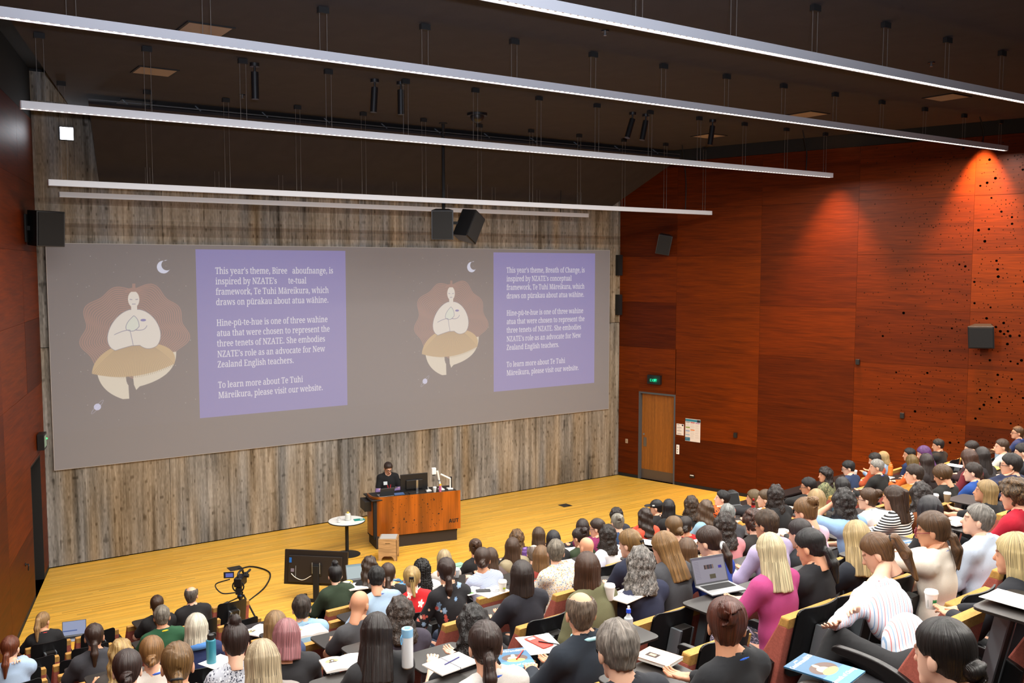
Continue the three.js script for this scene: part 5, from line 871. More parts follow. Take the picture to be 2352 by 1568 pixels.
const HSTY = {
  short: [(x, y, z) => Math.max(shortCap(x, y, z, 0.01), -0.062 - y) + strands(x, y, z, 9, 0.008) + 0.02 * noise3(x * 48, y * 30, z * 48), -0.1],
  mop: [(x, y, z) => { let d = cran(x, y, z, 0.026); d = Math.max(d, (line(y + 0.035) - z) * 0.8, -0.06 - y); return d + strands(x, y, z, 7, 0.012); }, -0.08],
  fringe: [(x, y, z) => { const d = shortCap(x, y, z, 0.009) + strands(x, y, z, 10, 0.006) + 0.012 * noise3(x * 55, y * 40, z * 55); return Math.max(d, -ell(x, y, z, [0, 0.13, -0.025], [0.078, 0.085, 0.125])); }, -0.1],
  bald: [(x, y, z) => { const d = shortCap(x, y, z, 0.002); return Math.max(d, y - 0.02 - z * 0.3); }, -0.1],
  bob: [(x, y, z) => { let d = cran(x, y, z, 0.019); d = smin(d, curtain(x, y, z, 0.15, 0.105, 0.09, 0.012), 0.03); d = Math.max(d, (line(Math.max(y, -0.02)) - 0.02 - z) * 0.8); return d + strands(x, y, z, 8, 0.008); }, -0.17],
  long: [(x, y, z) => { let d = cran(x, y, z, 0.016); d = smin(d, curtain(x, y, z, 0.27, 0.11, 0.066, 0.05), 0.03); d = Math.max(d, (line(Math.max(y, -0.02)) - 0.012 - z) * 0.8); return d + strands(x, y, z, 9, 0.008); }, -0.29],
  wavy: [(x, y, z) => { let d = cran(x, y, z, 0.02); d = smin(d, curtain(x, y, z, 0.27, 0.118, 0.075, 0.045), 0.03); d = Math.max(d, (line(Math.max(y, -0.02)) - 0.012 - z) * 0.8); const s = 0.012 * Math.sin(y * 55 + Math.atan2(x, z) * 3); return d + strands(x, y + s, z, 7, 0.018) + s * 0.5; }, -0.29],
  curly: [(x, y, z) => { let d = cran(x, y, z, 0.03); d = Math.max(d, (line(y) - z) * 0.8, -0.08 - y); return d + 0.05 * noise3(x * 42, y * 42, z * 42); }, -0.1],
  curlylong: [(x, y, z) => { let d = cran(x, y, z, 0.026); d = smin(d, curtain(x, y, z, 0.21, 0.122, 0.085, 0.035), 0.04); d = Math.max(d, (line(Math.max(y, -0.02)) - 0.014 - z) * 0.8); return d + 0.05 * noise3(x * 40, y * 30, z * 40); }, -0.29],
  braids: [(x, y, z) => { let d = cran(x, y, z, 0.024); d = smin(d, curtain(x, y, z, 0.3, 0.12, 0.08, 0.05), 0.03); d = Math.max(d, (line(Math.max(y, -0.02)) - 0.012 - z) * 0.8); return d + 0.012 * Math.sin(Math.atan2(x, z) * 26) + 0.004 * Math.sin(y * 220); }, -0.32],
  pony: [(x, y, z) => { let d = shortCap(x, y, z, 0.009) + strands(x, y, z, 9, 0.004); d = smin(d, cap(x, y, z, [0, 0.06, 0.1], [0, 0.05, 0.145], 0.022, 0.03), 0.01); d = smin(d, cap(x, y, z, [0, 0.05, 0.145], [0, -0.06, 0.165], 0.034, 0.038), 0.015); return smin(d, cap(x, y, z, [0, -0.06, 0.165], [0, -0.24, 0.15], 0.038, 0.014), 0.015) + strands(x, y, z - 0.13, 6, 0.006); }, -0.27],
  lowpony: [(x, y, z) => { let d = shortCap(x, y, z, 0.011) + strands(x, y, z, 9, 0.004); d = smin(d, cap(x, y, z, [0, -0.03, 0.09], [0, -0.05, 0.125], 0.03, 0.024), 0.02); d = smin(d, cap(x, y, z, [0, -0.055, 0.125], [0, -0.14, 0.135], 0.03, 0.036), 0.012); return smin(d, cap(x, y, z, [0, -0.14, 0.135], [0, -0.27, 0.12], 0.036, 0.012), 0.015) + strands(x, y, z - 0.12, 6, 0.007); }, -0.29],
  bun: [(x, y, z) => { let d = shortCap(x, y, z, 0.014) + strands(x, y, z, 8, 0.007); const b = [0, 0.085, 0.115], r = Math.hypot(x - b[0], y - b[1], z - b[2]); return smin(d, r - 0.05 + 0.014 * Math.sin(Math.atan2(y - b[1], x) * 3 + r * 160) + 0.02 * noise3(x * 60, y * 60, z * 60), 0.012); }, -0.1],
  lowbun: [(x, y, z) => { let d = shortCap(x, y, z, 0.012) + strands(x, y, z, 9, 0.005); const b = [0, -0.035, 0.125], r = Math.hypot(x - b[0], (y - b[1]) * 1.1, z - b[2]); return smin(d, r - 0.042 + 0.009 * Math.sin(Math.atan2(y - b[1], x) * 2 + r * 170) + 0.014 * noise3(x * 60, y * 60, z * 60), 0.014); }, -0.1],
  topbun: [(x, y, z) => { let d = shortCap(x, y, z, 0.012) + strands(x, y, z, 9, 0.007); const b = [0, 0.15, 0.05], r = Math.hypot(x - b[0], y - b[1], z - b[2]); return smin(d, r - 0.042 + 0.012 * Math.sin(Math.atan2(z - b[2], x) * 3 + r * 150) + 0.02 * noise3(x * 60, y * 60, z * 60), 0.012); }, -0.1],
  clip: [(x, y, z) => { let d = shortCap(x, y, z, 0.014) + strands(x, y, z, 8, 0.006); d = smin(d, cap(x, y, z, [0, 0.0, 0.11], [0, 0.05, 0.125], 0.03, 0.022), 0.02); return smin(d, cap(x, y, z, [0.0, 0.0, 0.12], [0.03, -0.16, 0.13], 0.03, 0.016), 0.02) + strands(x, y, z - 0.12, 6, 0.006); }, -0.18],
  half: [(x, y, z) => { let d = cran(x, y, z, 0.012); d = smin(d, curtain(x, y, z, 0.24, 0.1, 0.06, 0.05), 0.03); d = Math.max(d, (line(Math.max(y, -0.02)) - z) * 0.8); d = smin(d, cap(x, y, z, [0, 0.1, 0.08], [0, 0.06, 0.14], 0.02, 0.025), 0.012); return smin(d, cap(x, y, z, [0, 0.06, 0.14], [0, -0.12, 0.13], 0.028, 0.018), 0.015) + strands(x, y, z, 8, 0.01); }, -0.27],
  cap: [(x, y, z) => shortCap(x, y, z, 0.006), -0.1],
};
const hairCache = new Map();
function hairGeo(style, lod) {
  const k = style + lod; if (hairCache.has(k)) return hairCache.get(k);
  const [f, y0] = HSTY[style], h = [0.006, 0.0085, 0.012][lod], g = iso(f, [-0.16, y0 - 0.02, -0.14], [0.16, 0.22, 0.22], h), p = g.attributes.position, uv = new Float32Array(p.count * 2);
  for (let i = 0; i < p.count; i++) { uv[2 * i] = (Math.atan2(p.getX(i), p.getZ(i) - 0.01) / (Math.PI * 2) + 0.5) * 3; uv[2 * i + 1] = (p.getY(i) + 0.5 * Math.hypot(p.getX(i), p.getZ(i))) * 2.2; }
  g.setAttribute('uv', new THREE.BufferAttribute(uv, 2)); hairCache.set(k, g); return g;
}
// clothing prints
const pats = {
  floral: canvas(256, 256, (c) => { c.fillStyle = '#141318'; c.fillRect(0, 0, 256, 256); for (let i = 0; i < 26; i++) { const x = hash(i, 1, 51) * 256, y = hash(i, 2, 51) * 256, r = 8 + 14 * hash(i, 3, 51), col = ['#d8705e', '#8aa6c4', '#d8b49c', '#c8584e', '#6f8fb2', '#e0c8b0'][i % 6]; for (let k = 0; k < 6; k++) { c.fillStyle = col; c.globalAlpha = 0.85; c.beginPath(); c.ellipse(x + Math.cos(k) * r * 0.5, y + Math.sin(k) * r * 0.5, r * 0.5, r * 0.35, k, 0, 7); c.fill(); } } c.globalAlpha = 1; }, true),
  redfloral: canvas(128, 128, (c) => { c.fillStyle = '#b5141c'; c.fillRect(0, 0, 128, 128); c.fillStyle = '#e0cfc8'; for (let i = 0; i < 5; i++) { const x = hash(i, 1, 52) * 128, y = hash(i, 2, 52) * 128; for (let k = 0; k < 5; k++) { c.beginPath(); c.ellipse(x + Math.cos(k * 1.26) * 9, y + Math.sin(k * 1.26) * 9, 8, 5, k * 1.26, 0, 7); c.fill(); } } }, true),
  stripe: canvas(128, 64, (c) => { c.fillStyle = '#dde2ec'; c.fillRect(0, 0, 128, 64); for (let i = 0; i < 8; i++) { c.fillStyle = i % 2 ? '#8fb0d4' : '#dc8c8c'; c.fillRect(i * 16 + 2, 0, 4, 64); } }, true),
  bluestripe: canvas(128, 64, (c) => { c.fillStyle = '#ccd6ea'; c.fillRect(0, 0, 128, 64); c.fillStyle = '#7f96c4'; for (let i = 0; i < 6; i++) c.fillRect(0, i * 11, 128, 4); }, true),
  bw: canvas(64, 64, (c) => { c.fillStyle = '#e6e4e0'; c.fillRect(0, 0, 64, 64); c.fillStyle = '#141416'; for (let i = 0; i < 4; i++) c.fillRect(0, i * 16, 64, 8); }, true),
  shirtfloral: canvas(256, 256, (c) => { c.fillStyle = '#d8d3c6'; c.fillRect(0, 0, 256, 256); for (let i = 0; i < 420; i++) { c.fillStyle = ['#d69a4a', '#8a9cba', '#c8b070', '#6f86ae', '#e8e4dc'][i % 5]; c.beginPath(); c.ellipse(hash(i, 1, 53) * 256, hash(i, 2, 53) * 256, 3 + 4 * hash(i, 3, 53), 3, hash(i, 4, 53) * 6, 0, 7); c.fill(); } }, true),
  leopard: canvas(128, 128, (c) => { c.fillStyle = '#c0541c'; c.fillRect(0, 0, 128, 128); for (let i = 0; i < 50; i++) { c.fillStyle = '#33160c'; c.beginPath(); c.ellipse(hash(i, 1, 54) * 128, hash(i, 2, 54) * 128, 6, 4, hash(i, 3, 54) * 6, 0, 7); c.fill(); } }, true),
  camo: canvas(128, 128, (c) => { c.fillStyle = '#6b6f50'; c.fillRect(0, 0, 128, 128); for (let i = 0; i < 80; i++) { c.fillStyle = ['#3c3c2c', '#a09a70', '#55583c'][i % 3]; c.beginPath(); c.ellipse(hash(i, 1, 55) * 128, hash(i, 2, 55) * 128, 7, 4, hash(i, 3, 55) * 6, 0, 7); c.fill(); } }, true),
  speckle: canvas(128, 128, (c) => { c.fillStyle = '#a9adb8'; c.fillRect(0, 0, 128, 128); for (let i = 0; i < 160; i++) { c.fillStyle = i % 2 ? '#2c3040' : '#dfe2e8'; c.fillRect(hash(i, 1, 56) * 128, hash(i, 2, 56) * 128, 5, 5); } }, true),
  skirt: canvas(128, 128, (c) => { c.fillStyle = '#2c2a38'; c.fillRect(0, 0, 128, 128); for (let i = 0; i < 420; i++) { c.fillStyle = ['#b9a8bc', '#8a7a98', '#d8ccd8'][i % 3]; c.fillRect(hash(i, 1, 57) * 128, hash(i, 2, 57) * 128, 3, 3); } }, true),
  plaid: canvas(64, 64, (c) => { c.fillStyle = '#9fd0de'; c.fillRect(0, 0, 64, 64); c.fillStyle = '#3f86a8'; c.fillRect(0, 20, 64, 12); c.fillStyle = '#d8c890'; c.fillRect(24, 0, 6, 64); }, true),
  tee: canvas(512, 512, (c) => { c.fillStyle = '#1c4a2e'; c.fillRect(0, 0, 512, 512); c.fillStyle = '#e8ece4'; c.textAlign = 'center'; c.font = 'bold 76px serif'; c.fillText('WE ARE', 256, 300); c.fillText('CHANGE', 256, 410); c.font = 'bold 20px sans-serif'; c.fillText('================', 256, 336); c.strokeStyle = '#c8d8cc'; c.lineWidth = 5; c.beginPath(); c.ellipse(246, 168, 13, 10, 0, 0, 7); c.ellipse(268, 168, 13, 10, 0, 0, 7); c.stroke(); }, true),
  blacktee: canvas(256, 256, (c) => { c.fillStyle = '#17171a'; c.fillRect(0, 0, 256, 256); c.fillStyle = '#9ab4c8'; for (let i = 0; i < 40; i++) c.fillRect(60 + hash(i, 1, 58) * 130, 150 + hash(i, 2, 58) * 40, 3, 3); c.strokeStyle = '#d0dce4'; c.lineWidth = 6; c.beginPath(); c.moveTo(100, 240); c.lineTo(122, 215); c.lineTo(140, 232); c.stroke(); }, true),
};
const patScale = { floral: 0.42, redfloral: 0.3, stripe: 0.16, bluestripe: 0.07, bw: 0.1, shirtfloral: 0.34, leopard: 0.3, camo: 0.22, speckle: 0.2, skirt: 0.16, tee: 0.5, blacktee: 0.5 };
function planar(g, s, turn, oy = 0) { const p = g.attributes.position, uv = new Float32Array(p.count * 2); for (let i = 0; i < p.count; i++) { uv[2 * i] = (p.getX(i) + p.getZ(i) * (turn ?? 0.7)) / s + 0.5; uv[2 * i + 1] = (p.getY(i) - oy) / s; } g.setAttribute('uv', new THREE.BufferAttribute(uv, 2)); return g; }
const sub = (a, b) => [a[0] - b[0], a[1] - b[1], a[2] - b[2]], len = (a) => Math.hypot(...a), add = (a, b, k = 1) => [a[0] + b[0] * k, a[1] + b[1] * k, a[2] + b[2] * k], lerp = (a, b, t) => add(a, sub(b, a), t);
function ik(S, W, l1, l2, pole) { let d = sub(W, S), L = len(d); if (L > (l1 + l2) * 0.985) { W = add(S, d, (l1 + l2) * 0.985 / L); d = sub(W, S); L = len(d); } const u = d.map((v) => v / L), a = (l1 * l1 - l2 * l2 + L * L) / (2 * L), h = Math.sqrt(Math.max(0, l1 * l1 - a * a)); let pr = pole[0] * u[0] + pole[1] * u[1] + pole[2] * u[2], q = add(pole, u, -pr), n = len(q) || 1; return [add(add(S, u, a), q, h / n), W]; }
const SKIN = ['#d9a487', '#cf9878', '#dcae94', '#c58e6e', '#e0b49c'];
const skinM = new Map(); const skinOf = (c) => { if (!skinM.has(c)) skinM.set(c, mat(c, 0.55, { vertexColors: true })); return skinM.get(c); };
function asBody(list) { return mergeGeometries(list.map((g) => { const q = g.clone(); q.deleteAttribute('uv'); if (!q.attributes.color) q.setAttribute('color', new THREE.BufferAttribute(new Float32Array(q.attributes.position.count * 3).fill(1), 3)); return q; })); }
function glasses(parent, col) { const f = cm(col === 1 ? '#141414' : col, 0.4), g = []; for (const s of [-1, 1]) { g.push(at(new THREE.TorusGeometry(0.025, 0.0032, 6, 16), s * 0.033, 0.0, -0.108)); g.push(bar([s * 0.057, 0.004, -0.106], [s * 0.084, 0.004, 0.012], 0.003, 6)); } g.push(bar([-0.009, 0.004, -0.11], [0.009, 0.004, -0.11], 0.003, 6)); part('glasses', merge(g), f, parent); }
const ringGeo = (rx, rz, r, drop, ry, w = 1) => { const pts = []; for (let i = 0; i < 20; i++) { const a = i / 20 * Math.PI * 2; pts.push(V(Math.sin(a) * rx, ry - drop * (1 - Math.cos(a)) / 2, Math.cos(a) * rz)); } const g = new THREE.TubeGeometry(new THREE.CatmullRomCurve3(pts, true), 32, r, 6, true); if (w !== 1) { const p = g.attributes.position; for (let i = 0; i < p.count; i++) p.setY(i, ry + (p.getY(i) - ry) * w); g.computeVertexNormals(); } return g; };
function person(cfg) {
  const { label, pos, turn, head, lod, style, hairCol, top, sleeve, pose, pitch, yaw, ex, skin, stand } = cfg, t = thing('person', label, 'person', pos, turn);
  const hc = head, cell = [0.017, 0.022, 0.03][lod], rot = new THREE.Euler(-rad(pitch), -rad(yaw), 0, 'YXZ'), Rq = new THREE.Quaternion().setFromEuler(rot);
  const rv = (v) => { const q = V(...v).applyQuaternion(Rq); return [q.x + hc[0], q.y + hc[1], q.z + hc[2]]; };
  const hipY = stand ? 0.9 : 0.54, hip = [0, hipY, stand ? 0 : 0.03], nk = stand ? [0, hc[1] - 0.165, hc[2] + 0.045] : [hc[0] * 0.7, hc[1] - 0.168, hc[2] * 0.88 + 0.04];
  const up = (f) => lerp(hip, nk, f), wide = cfg.wide || 1, sh = (s) => [nk[0] + s * 0.165 * wide, nk[1] - 0.045, nk[2] + 0.005];
  const ch = up(0.66), be = up(0.28);
  const torso = [{ e: 1, c: [ch[0], ch[1], ch[2] + 0.005], r: [0.155 * wide, 0.17, 0.112] }, { e: 1, c: be, r: [0.15 * wide, 0.18, 0.12 * wide] }, { e: 1, c: [0, hipY - 0.01, hip[2] + 0.01], r: [0.175 * wide, 0.12, 0.135] }, { a: add(sh(-1), [0.02, -0.005, 0]), b: add(sh(1), [-0.02, -0.005, 0]), ra: 0.062, rb: 0.062 }, { a: add(nk, [0, -0.05, 0.01]), b: add(nk, [0, 0.01, 0]), ra: 0.08, rb: 0.055 }, ...[-1, 1].map((s) => ({ a: add(nk, [s * 0.02, 0.035, 0.01]), b: add(sh(s), [-s * 0.02, 0.012, 0]), ra: 0.048, rb: 0.052 }))];
  const dY = stand ? 1.08 : 0.735, z0 = Math.min(0, hc[2]), W = { };
  const lap = (s) => [s * 0.07, 0.66, -0.24], desk = (s) => [s * (0.1 + 0.05 * hash(cfg.id, s + 2)), dY + 0.035, -0.36];
  const set = { L: [lap(-1), lap(1)], W: [desk(-1), desk(1)], T: [[-0.12, dY + 0.05, -0.36], [0.1, dY + 0.05, -0.36]], W2: [[-0.24, 0.72, -0.4], [-0.12, 0.73, -0.42]], K: [[-0.1, 0.72, -0.34], [0.03, 0.72, -0.36]], X: [[-0.16, dY + 0.04, -0.52], desk(1)] };
  const chin = (s) => rv([s * 0.055, -0.135, -0.07]);
  set.CR = [desk(-1), chin(1)]; set.CL = [chin(-1), desk(1)]; set.HL = [rv([-0.1, -0.02, -0.05]), desk(1)]; if (stand) set.S = [[-0.07, 1.06, -0.24], [0.06, 1.06, -0.25]];
  const arms = [], fore = [], hands = [];
  for (const s of [-1, 1]) {
    const S = sh(s), w0 = (set[pose] || set.W)[s < 0 ? 0 : 1], raised = w0[1] > nk[1] - 0.15, [E, Wr] = ik(S, w0, 0.28, 0.25, raised ? [s * 0.8, -0.7, -0.2] : [s * 0.75, -0.6, 0.35]);
    arms.push({ a: S, b: E, ra: 0.052, rb: 0.041 }); fore.push({ a: E, b: Wr, ra: 0.04, rb: 0.027 }); hands.push([s, E, Wr]);
  }
  const legs = [], feet = [];
  if (stand) for (const s of [-1, 1]) { legs.push({ a: [s * 0.09, 0.88, 0], b: [s * 0.1, 0.48, -0.01], ra: 0.085, rb: 0.058 }, { a: [s * 0.1, 0.48, -0.01], b: [s * 0.1, 0.09, 0.02], ra: 0.056, rb: 0.04 }); feet.push({ a: [s * 0.1, 0.05, 0.03], b: [s * 0.11, 0.04, -0.12], ra: 0.042, rb: 0.036 }); }
  else if (ex.cross) { legs.push({ a: [-0.09, 0.5, 0.02], b: [-0.12, 0.6, -0.42], ra: 0.085, rb: 0.06 }, { a: [-0.12, 0.6, -0.42], b: [-0.34, 0.26, -0.52], ra: 0.06, rb: 0.05 }, { a: [0.09, 0.5, 0.02], b: [0.02, 0.5, -0.4], ra: 0.085, rb: 0.06 }, { a: [0.02, 0.5, -0.4], b: [0.03, 0.1, -0.36], ra: 0.058, rb: 0.04 }); feet.push({ a: [-0.37, 0.2, -0.54], b: [-0.5, 0.2, -0.6], ra: 0.036, rb: 0.03 }, { a: [0.03, 0.05, -0.36], b: [0.04, 0.045, -0.5], ra: 0.04, rb: 0.034 }); }
  else for (const s of [-1, 1]) { legs.push({ a: [s * 0.09, 0.5, 0.02], b: [s * 0.11, 0.51, -0.4], ra: 0.082, rb: 0.058 }, { a: [s * 0.11, 0.51, -0.4], b: [s * 0.11, 0.1, -0.36], ra: 0.056, rb: 0.04 }); feet.push({ a: [s * 0.11, 0.05, -0.36], b: [s * 0.12, 0.042, -0.5], ra: 0.04, rb: 0.034 }); }
  const neck = { a: rv([0, -0.08, 0.03]), b: nk, ra: 0.048, rb: 0.054 }, all = [...torso, ...arms, ...fore, ...legs, ...feet, neck], bb = bounds(all, 0.03);
  const geos = [iso(field(all, 0.035), bb[0], bb[1], cell * 1.15)];
  geos.push(HEAD[lod].clone().applyMatrix4(new THREE.Matrix4().compose(V(...hc), Rq, V(1, 1, 1))));
  for (const [s, E, Wr] of hands) { const d = V(...sub(Wr, E)).normalize(), X = V(-s, 0, 0), z = d.clone().negate(), y = z.clone().cross(X).normalize(), x = y.clone().cross(z).normalize(), m = new THREE.Matrix4().makeBasis(x, y.y < 0 && !1 ? y : y, z); m.setPosition(...Wr); const g = HAND[lod].clone(); geos.push(g.applyMatrix4(m)); }
  part('body', asBody(geos), skinOf(skin), t);
  // clothes
  const gr = ex.bulky ? 0.028 : 0.013, sl = [...arms.map((a) => (sleeve === 's' ? { ...a, b: lerp(a.a, a.b, 0.72), rb: 0.05, ra: 0.056 } : a)), ...(sleeve === 'l' ? fore.map((a) => ({ ...a, b: lerp(a.a, a.b, 0.93), ra: 0.042, rb: 0.033 })) : [])];
  const tp = [...torso.slice(0, 4), { a: add(nk, [0, -0.06, 0.01]), b: add(nk, [0, -0.02, 0.005]), ra: 0.08, rb: 0.064 }, ...torso.slice(5), ...sl], ff = field(tp, 0.04, gr), hem = hipY - 0.06, nq = cfg.id * 7.3;
  const shirtF = (x, y, z) => { let d = ff(x, y, z) + (lod < 2 ? 0.012 : 0.006) * noise3(x * 9 + nq, y * 12, z * 9) + 0.006 * noise3(x * 26 + nq, y * 14 + x * 10, z * 26); d = Math.max(d, hem - y); return Math.max(d, 0.07 - Math.hypot(x - nk[0], (y - nk[1] - 0.06) * 0.9, z - nk[2] + 0.022)); };
  const tb = bounds(tp, 0.05 + gr), sg = iso(shirtF, [tb[0][0], Math.max(tb[0][1], hem - 0.03), tb[0][2]], tb[1], cell), pk = ex.pat || (ex.txt ? 'tee' : ex.pr ? 'blacktee' : null);
  if (pk) planar(sg, patScale[pk] || 0.3, ex.txt || ex.pr ? 0 : 0.7, ex.txt || ex.pr ? hipY - 0.02 : 0); else planar(sg, 0.2, 0.7);
  part('top', sg, pk ? mat(0xffffff, 0.9, { map: pats[pk] }) : topM(top), t);
  const lg = [torso[2], ...legs.map((l) => ({ ...l }))], lf = field(lg, 0.05, 0.016), lb = bounds(lg, 0.04), lgC = ex.legs || ['#1c1e26', '#26324a', '#202022', '#2c2a2c'][cfg.id % 4];
  const lG = iso((x, y, z) => Math.max(lf(x, y, z) + 0.01 * noise3(x * 12 + nq, y * 12, z * 12), y - hipY - (ex.cross ? 0.2 : 0.03)), lb[0], [lb[1][0], hipY + (ex.cross ? 0.24 : 0.06), lb[1][2]], cell * 1.15); part('trousers', planar(lG, 0.16), cfg.id === 35 ? mat(0xffffff, 0.9, { map: pats.skirt }) : topM(lgC), t);
  if (ex.cross || stand) { const sf = field(feet, 0.02, 0.012), sb = bounds(feet, 0.03); part('shoes', iso(sf, sb[0], sb[1], 0.012), cm(stand ? '#181818' : '#e4e0d8', 0.7), t); }
  // hair and what is worn on the head
  const hd = (m) => { m.position.set(...hc); m.quaternion.copy(Rq); return m; };
  if (style !== 'bald') { const big = 1 + 0.06 * (hash(cfg.id, 5) - 0.4), hm = hd(part('hair', hairGeo(style, lod), hairM(hairCol, /curl|braid/.test(style) ? 1 : /short|fringe/.test(style) ? 2 : 0), t)); hm.scale.setScalar(big); }
  if (ex.gl) { const g = new THREE.Group(); glasses(t, ex.gl); hd(t.children[t.children.length - 1]); }
  if (style === 'clip') hd(part('hair_claw', merge([at(rbox(0.05, 0.025, 0.02, 0.006), 0, 0.03, 0.145), ...[-1, 0, 1].map((k) => bar([k * 0.018, 0.035, 0.15], [k * 0.022, -0.01, 0.152], 0.004, 6))]), cm('#141210', 0.4), t));
  if (cfg.id === 92 || cfg.id === 40) hd(part('hair_tie', at(new THREE.TorusGeometry(0.028, 0.011, 8, 16), 0, cfg.id === 92 ? -0.05 : 0.06, cfg.id === 92 ? 0.122 : 0.1, 0.2, 0, 0), cm('#c9d2d6', 0.8), t));
  if (cfg.id === 11 || cfg.id === 42) hd(part('hair_tie', at(new THREE.TorusGeometry(0.027, 0.008, 8, 16), 0, cfg.id === 11 ? -0.052 : 0.055, cfg.id === 11 ? 0.124 : 0.125, cfg.id === 11 ? 1.3 : 0.2, 0, 0), cm('#16181c', 0.8), t));
  if (ex.sun) { const g = []; for (const s of [-1, 1]) g.push(at(new THREE.SphereGeometry(0.028, 10, 8), s * 0.033, 0.12, -0.062)); const m = hd(part('sunglasses', merge(g), cm('#0c0c0e', 0.2), t)); }
  if (style === 'cap') { const cg = iso((x, y, z) => Math.max(cran(x, y, z, 0.016), 0.03 + z * 0.12 - y), [-0.12, 0, -0.13], [0.12, 0.16, 0.14], 0.009), bg = iso((x, y, z) => Math.max(ell(x, y, z, [0, 0.04, -0.11], [0.08, 0.02, 0.085]), -(ell(x, y, z, [0, 0.026, -0.105], [0.085, 0.018, 0.09]))), [-0.1, 0, -0.22], [0.1, 0.08, -0.02], 0.007); const m = hd(part('cap', cg, cm('#161517', 0.85), t)); part('peak', bg, cm('#161517', 0.85), m); part('badge', at(box(0.002, 0.02, 0.04), -0.096, 0.06, -0.02), M.white, m); }
  const N = (g, c, n, r = 0.7) => { const m = part(n, g, cm(c, r), t); m.position.set(nk[0], nk[1], nk[2]); return m; };
  if (ex.lan) N(ringGeo(0.072, 0.07, 0.0095, 0.06, 0.05), ex.lan, 'lanyard');
  if (ex.scarf) N(ringGeo(0.105, 0.1, 0.032, 0.05, 0.05), ex.scarf, 'scarf', 0.95);
  if (ex.collar) { const m = N(ringGeo(0.074, 0.072, 0.014, 0.015, 0.055), ex.collar, 'collar', 0.9); m.material = mat(0xffffff, 0.9, { map: pats.plaid }); }
  if (pose === 'K') { const h = hands[0][2]; const w = t.localToWorld(V(...h)); }
  return t;
}
const topMs = new Map(); function topM(c) { if (!topMs.has(c)) topMs.set(c, mat(c, 0.92, { map: clothT })); return topMs.get(c); }
const hairMs = new Map(); function hairM(c, curly) { const k = c + curly; if (!hairMs.has(k)) { const q = new THREE.Color(c).multiplyScalar(1.25); hairMs.set(k, curly === 1 ? mat(q, 0.55, { map: curlT, bumpMap: curlT, bumpScale: 0.006 }) : curly === 2 ? mat(q, 0.6, { map: shortT, bumpMap: shortT, bumpScale: 0.004 }) : mat(q, 0.42, { map: hairT, bumpMap: hairN, bumpScale: 0.003 })); } return hairMs.get(k); }
for (const [id, j, hx, hy, hz, dy, dz, dist, style, hairCol, top, sleeve, pose, pitch, yaw, label, ex] of PEOPLE) {
  const fl = Math.max(0.02, rowFloor(j)), sx = id === 42 ? 4.95 : hx, rz = id === 42 ? -3.05 : rowZ(j, hx) + Math.max(0, dz + 0.03), ty = rowYaw(hx), v = V(hx - sx, hy - fl, hz - rz).applyAxisAngle(V(0, 1, 0), -ty);
  person({ id, label, pos: [sx, fl, rz], turn: ty, head: [v.x, v.y, v.z], lod: dist < 6.3 ? 0 : dist < 10 ? 1 : 2, style, hairCol, top, sleeve, pose, pitch, yaw: yaw + ty * 180 / Math.PI, ex, skin: SKIN[id % 5], wide: /man in|man with|bald man|balding/.test(label) && !/woman/.test(label) ? 1.12 : 0.98 });
}
// the speaker behind the lectern
{
  const p = person({ id: 200, label: 'speaker in black tee and lilac sleeves standing behind the lectern', pos: [9.36, 0, -18.55], turn: Math.PI + rad(-14), head: [0, 1.535, -0.06], lod: 0, style: 'lowbun', hairCol: '#35231b', top: '#141417', sleeve: 's', pose: 'S', pitch: 26, yaw: -6, ex: { gl: 1, legs: '#141416' }, skin: SKIN[0], stand: true, wide: 1.08 });
  const lil = cm('#8a74a8', 0.9); const nk = 1.345;
  for (const s of [-1, 1]) { const S = [s * 0.178, nk - 0.045, 0.0], [E, Wr] = ik(S, s < 0 ? [-0.07, 1.06, -0.24] : [0.06, 1.06, -0.25], 0.28, 0.25, [s * 0.75, -0.6, 0.35]); const prims = [{ a: lerp(S, E, 0.6), b: E, ra: 0.054, rb: 0.05 }, { a: E, b: lerp(E, Wr, 0.95), ra: 0.05, rb: 0.036 }], b = bounds(prims, 0.03); part('undersleeve', iso(field(prims, 0.02, 0.004), b[0], b[1], 0.014), lil, p); }
  part('lanyard', merge([bar([-0.07, nk + 0.03, -0.06], [-0.015, nk - 0.28, -0.155], 0.009), bar([0.07, nk + 0.03, -0.06], [0.015, nk - 0.28, -0.155], 0.009)]), cm('#b81420', 0.7), p);
  part('shirt_print', box(0.085, 0.075, 0.004), cm('#c8d0d4', 0.8), p, [0.085, nk - 0.12, -0.142], [rad(12), 0, 0]);
  const c = thing('note_card', 'white card hanging from the speaker hands', 'card', [9.33, 0.9, -18.25], rad(-10)); part('sheet', rbox(0.11, 0.12, 0.004, 0.001), M.white, c, [0, 0.06, 0], [rad(-14), 0, 0]);
}
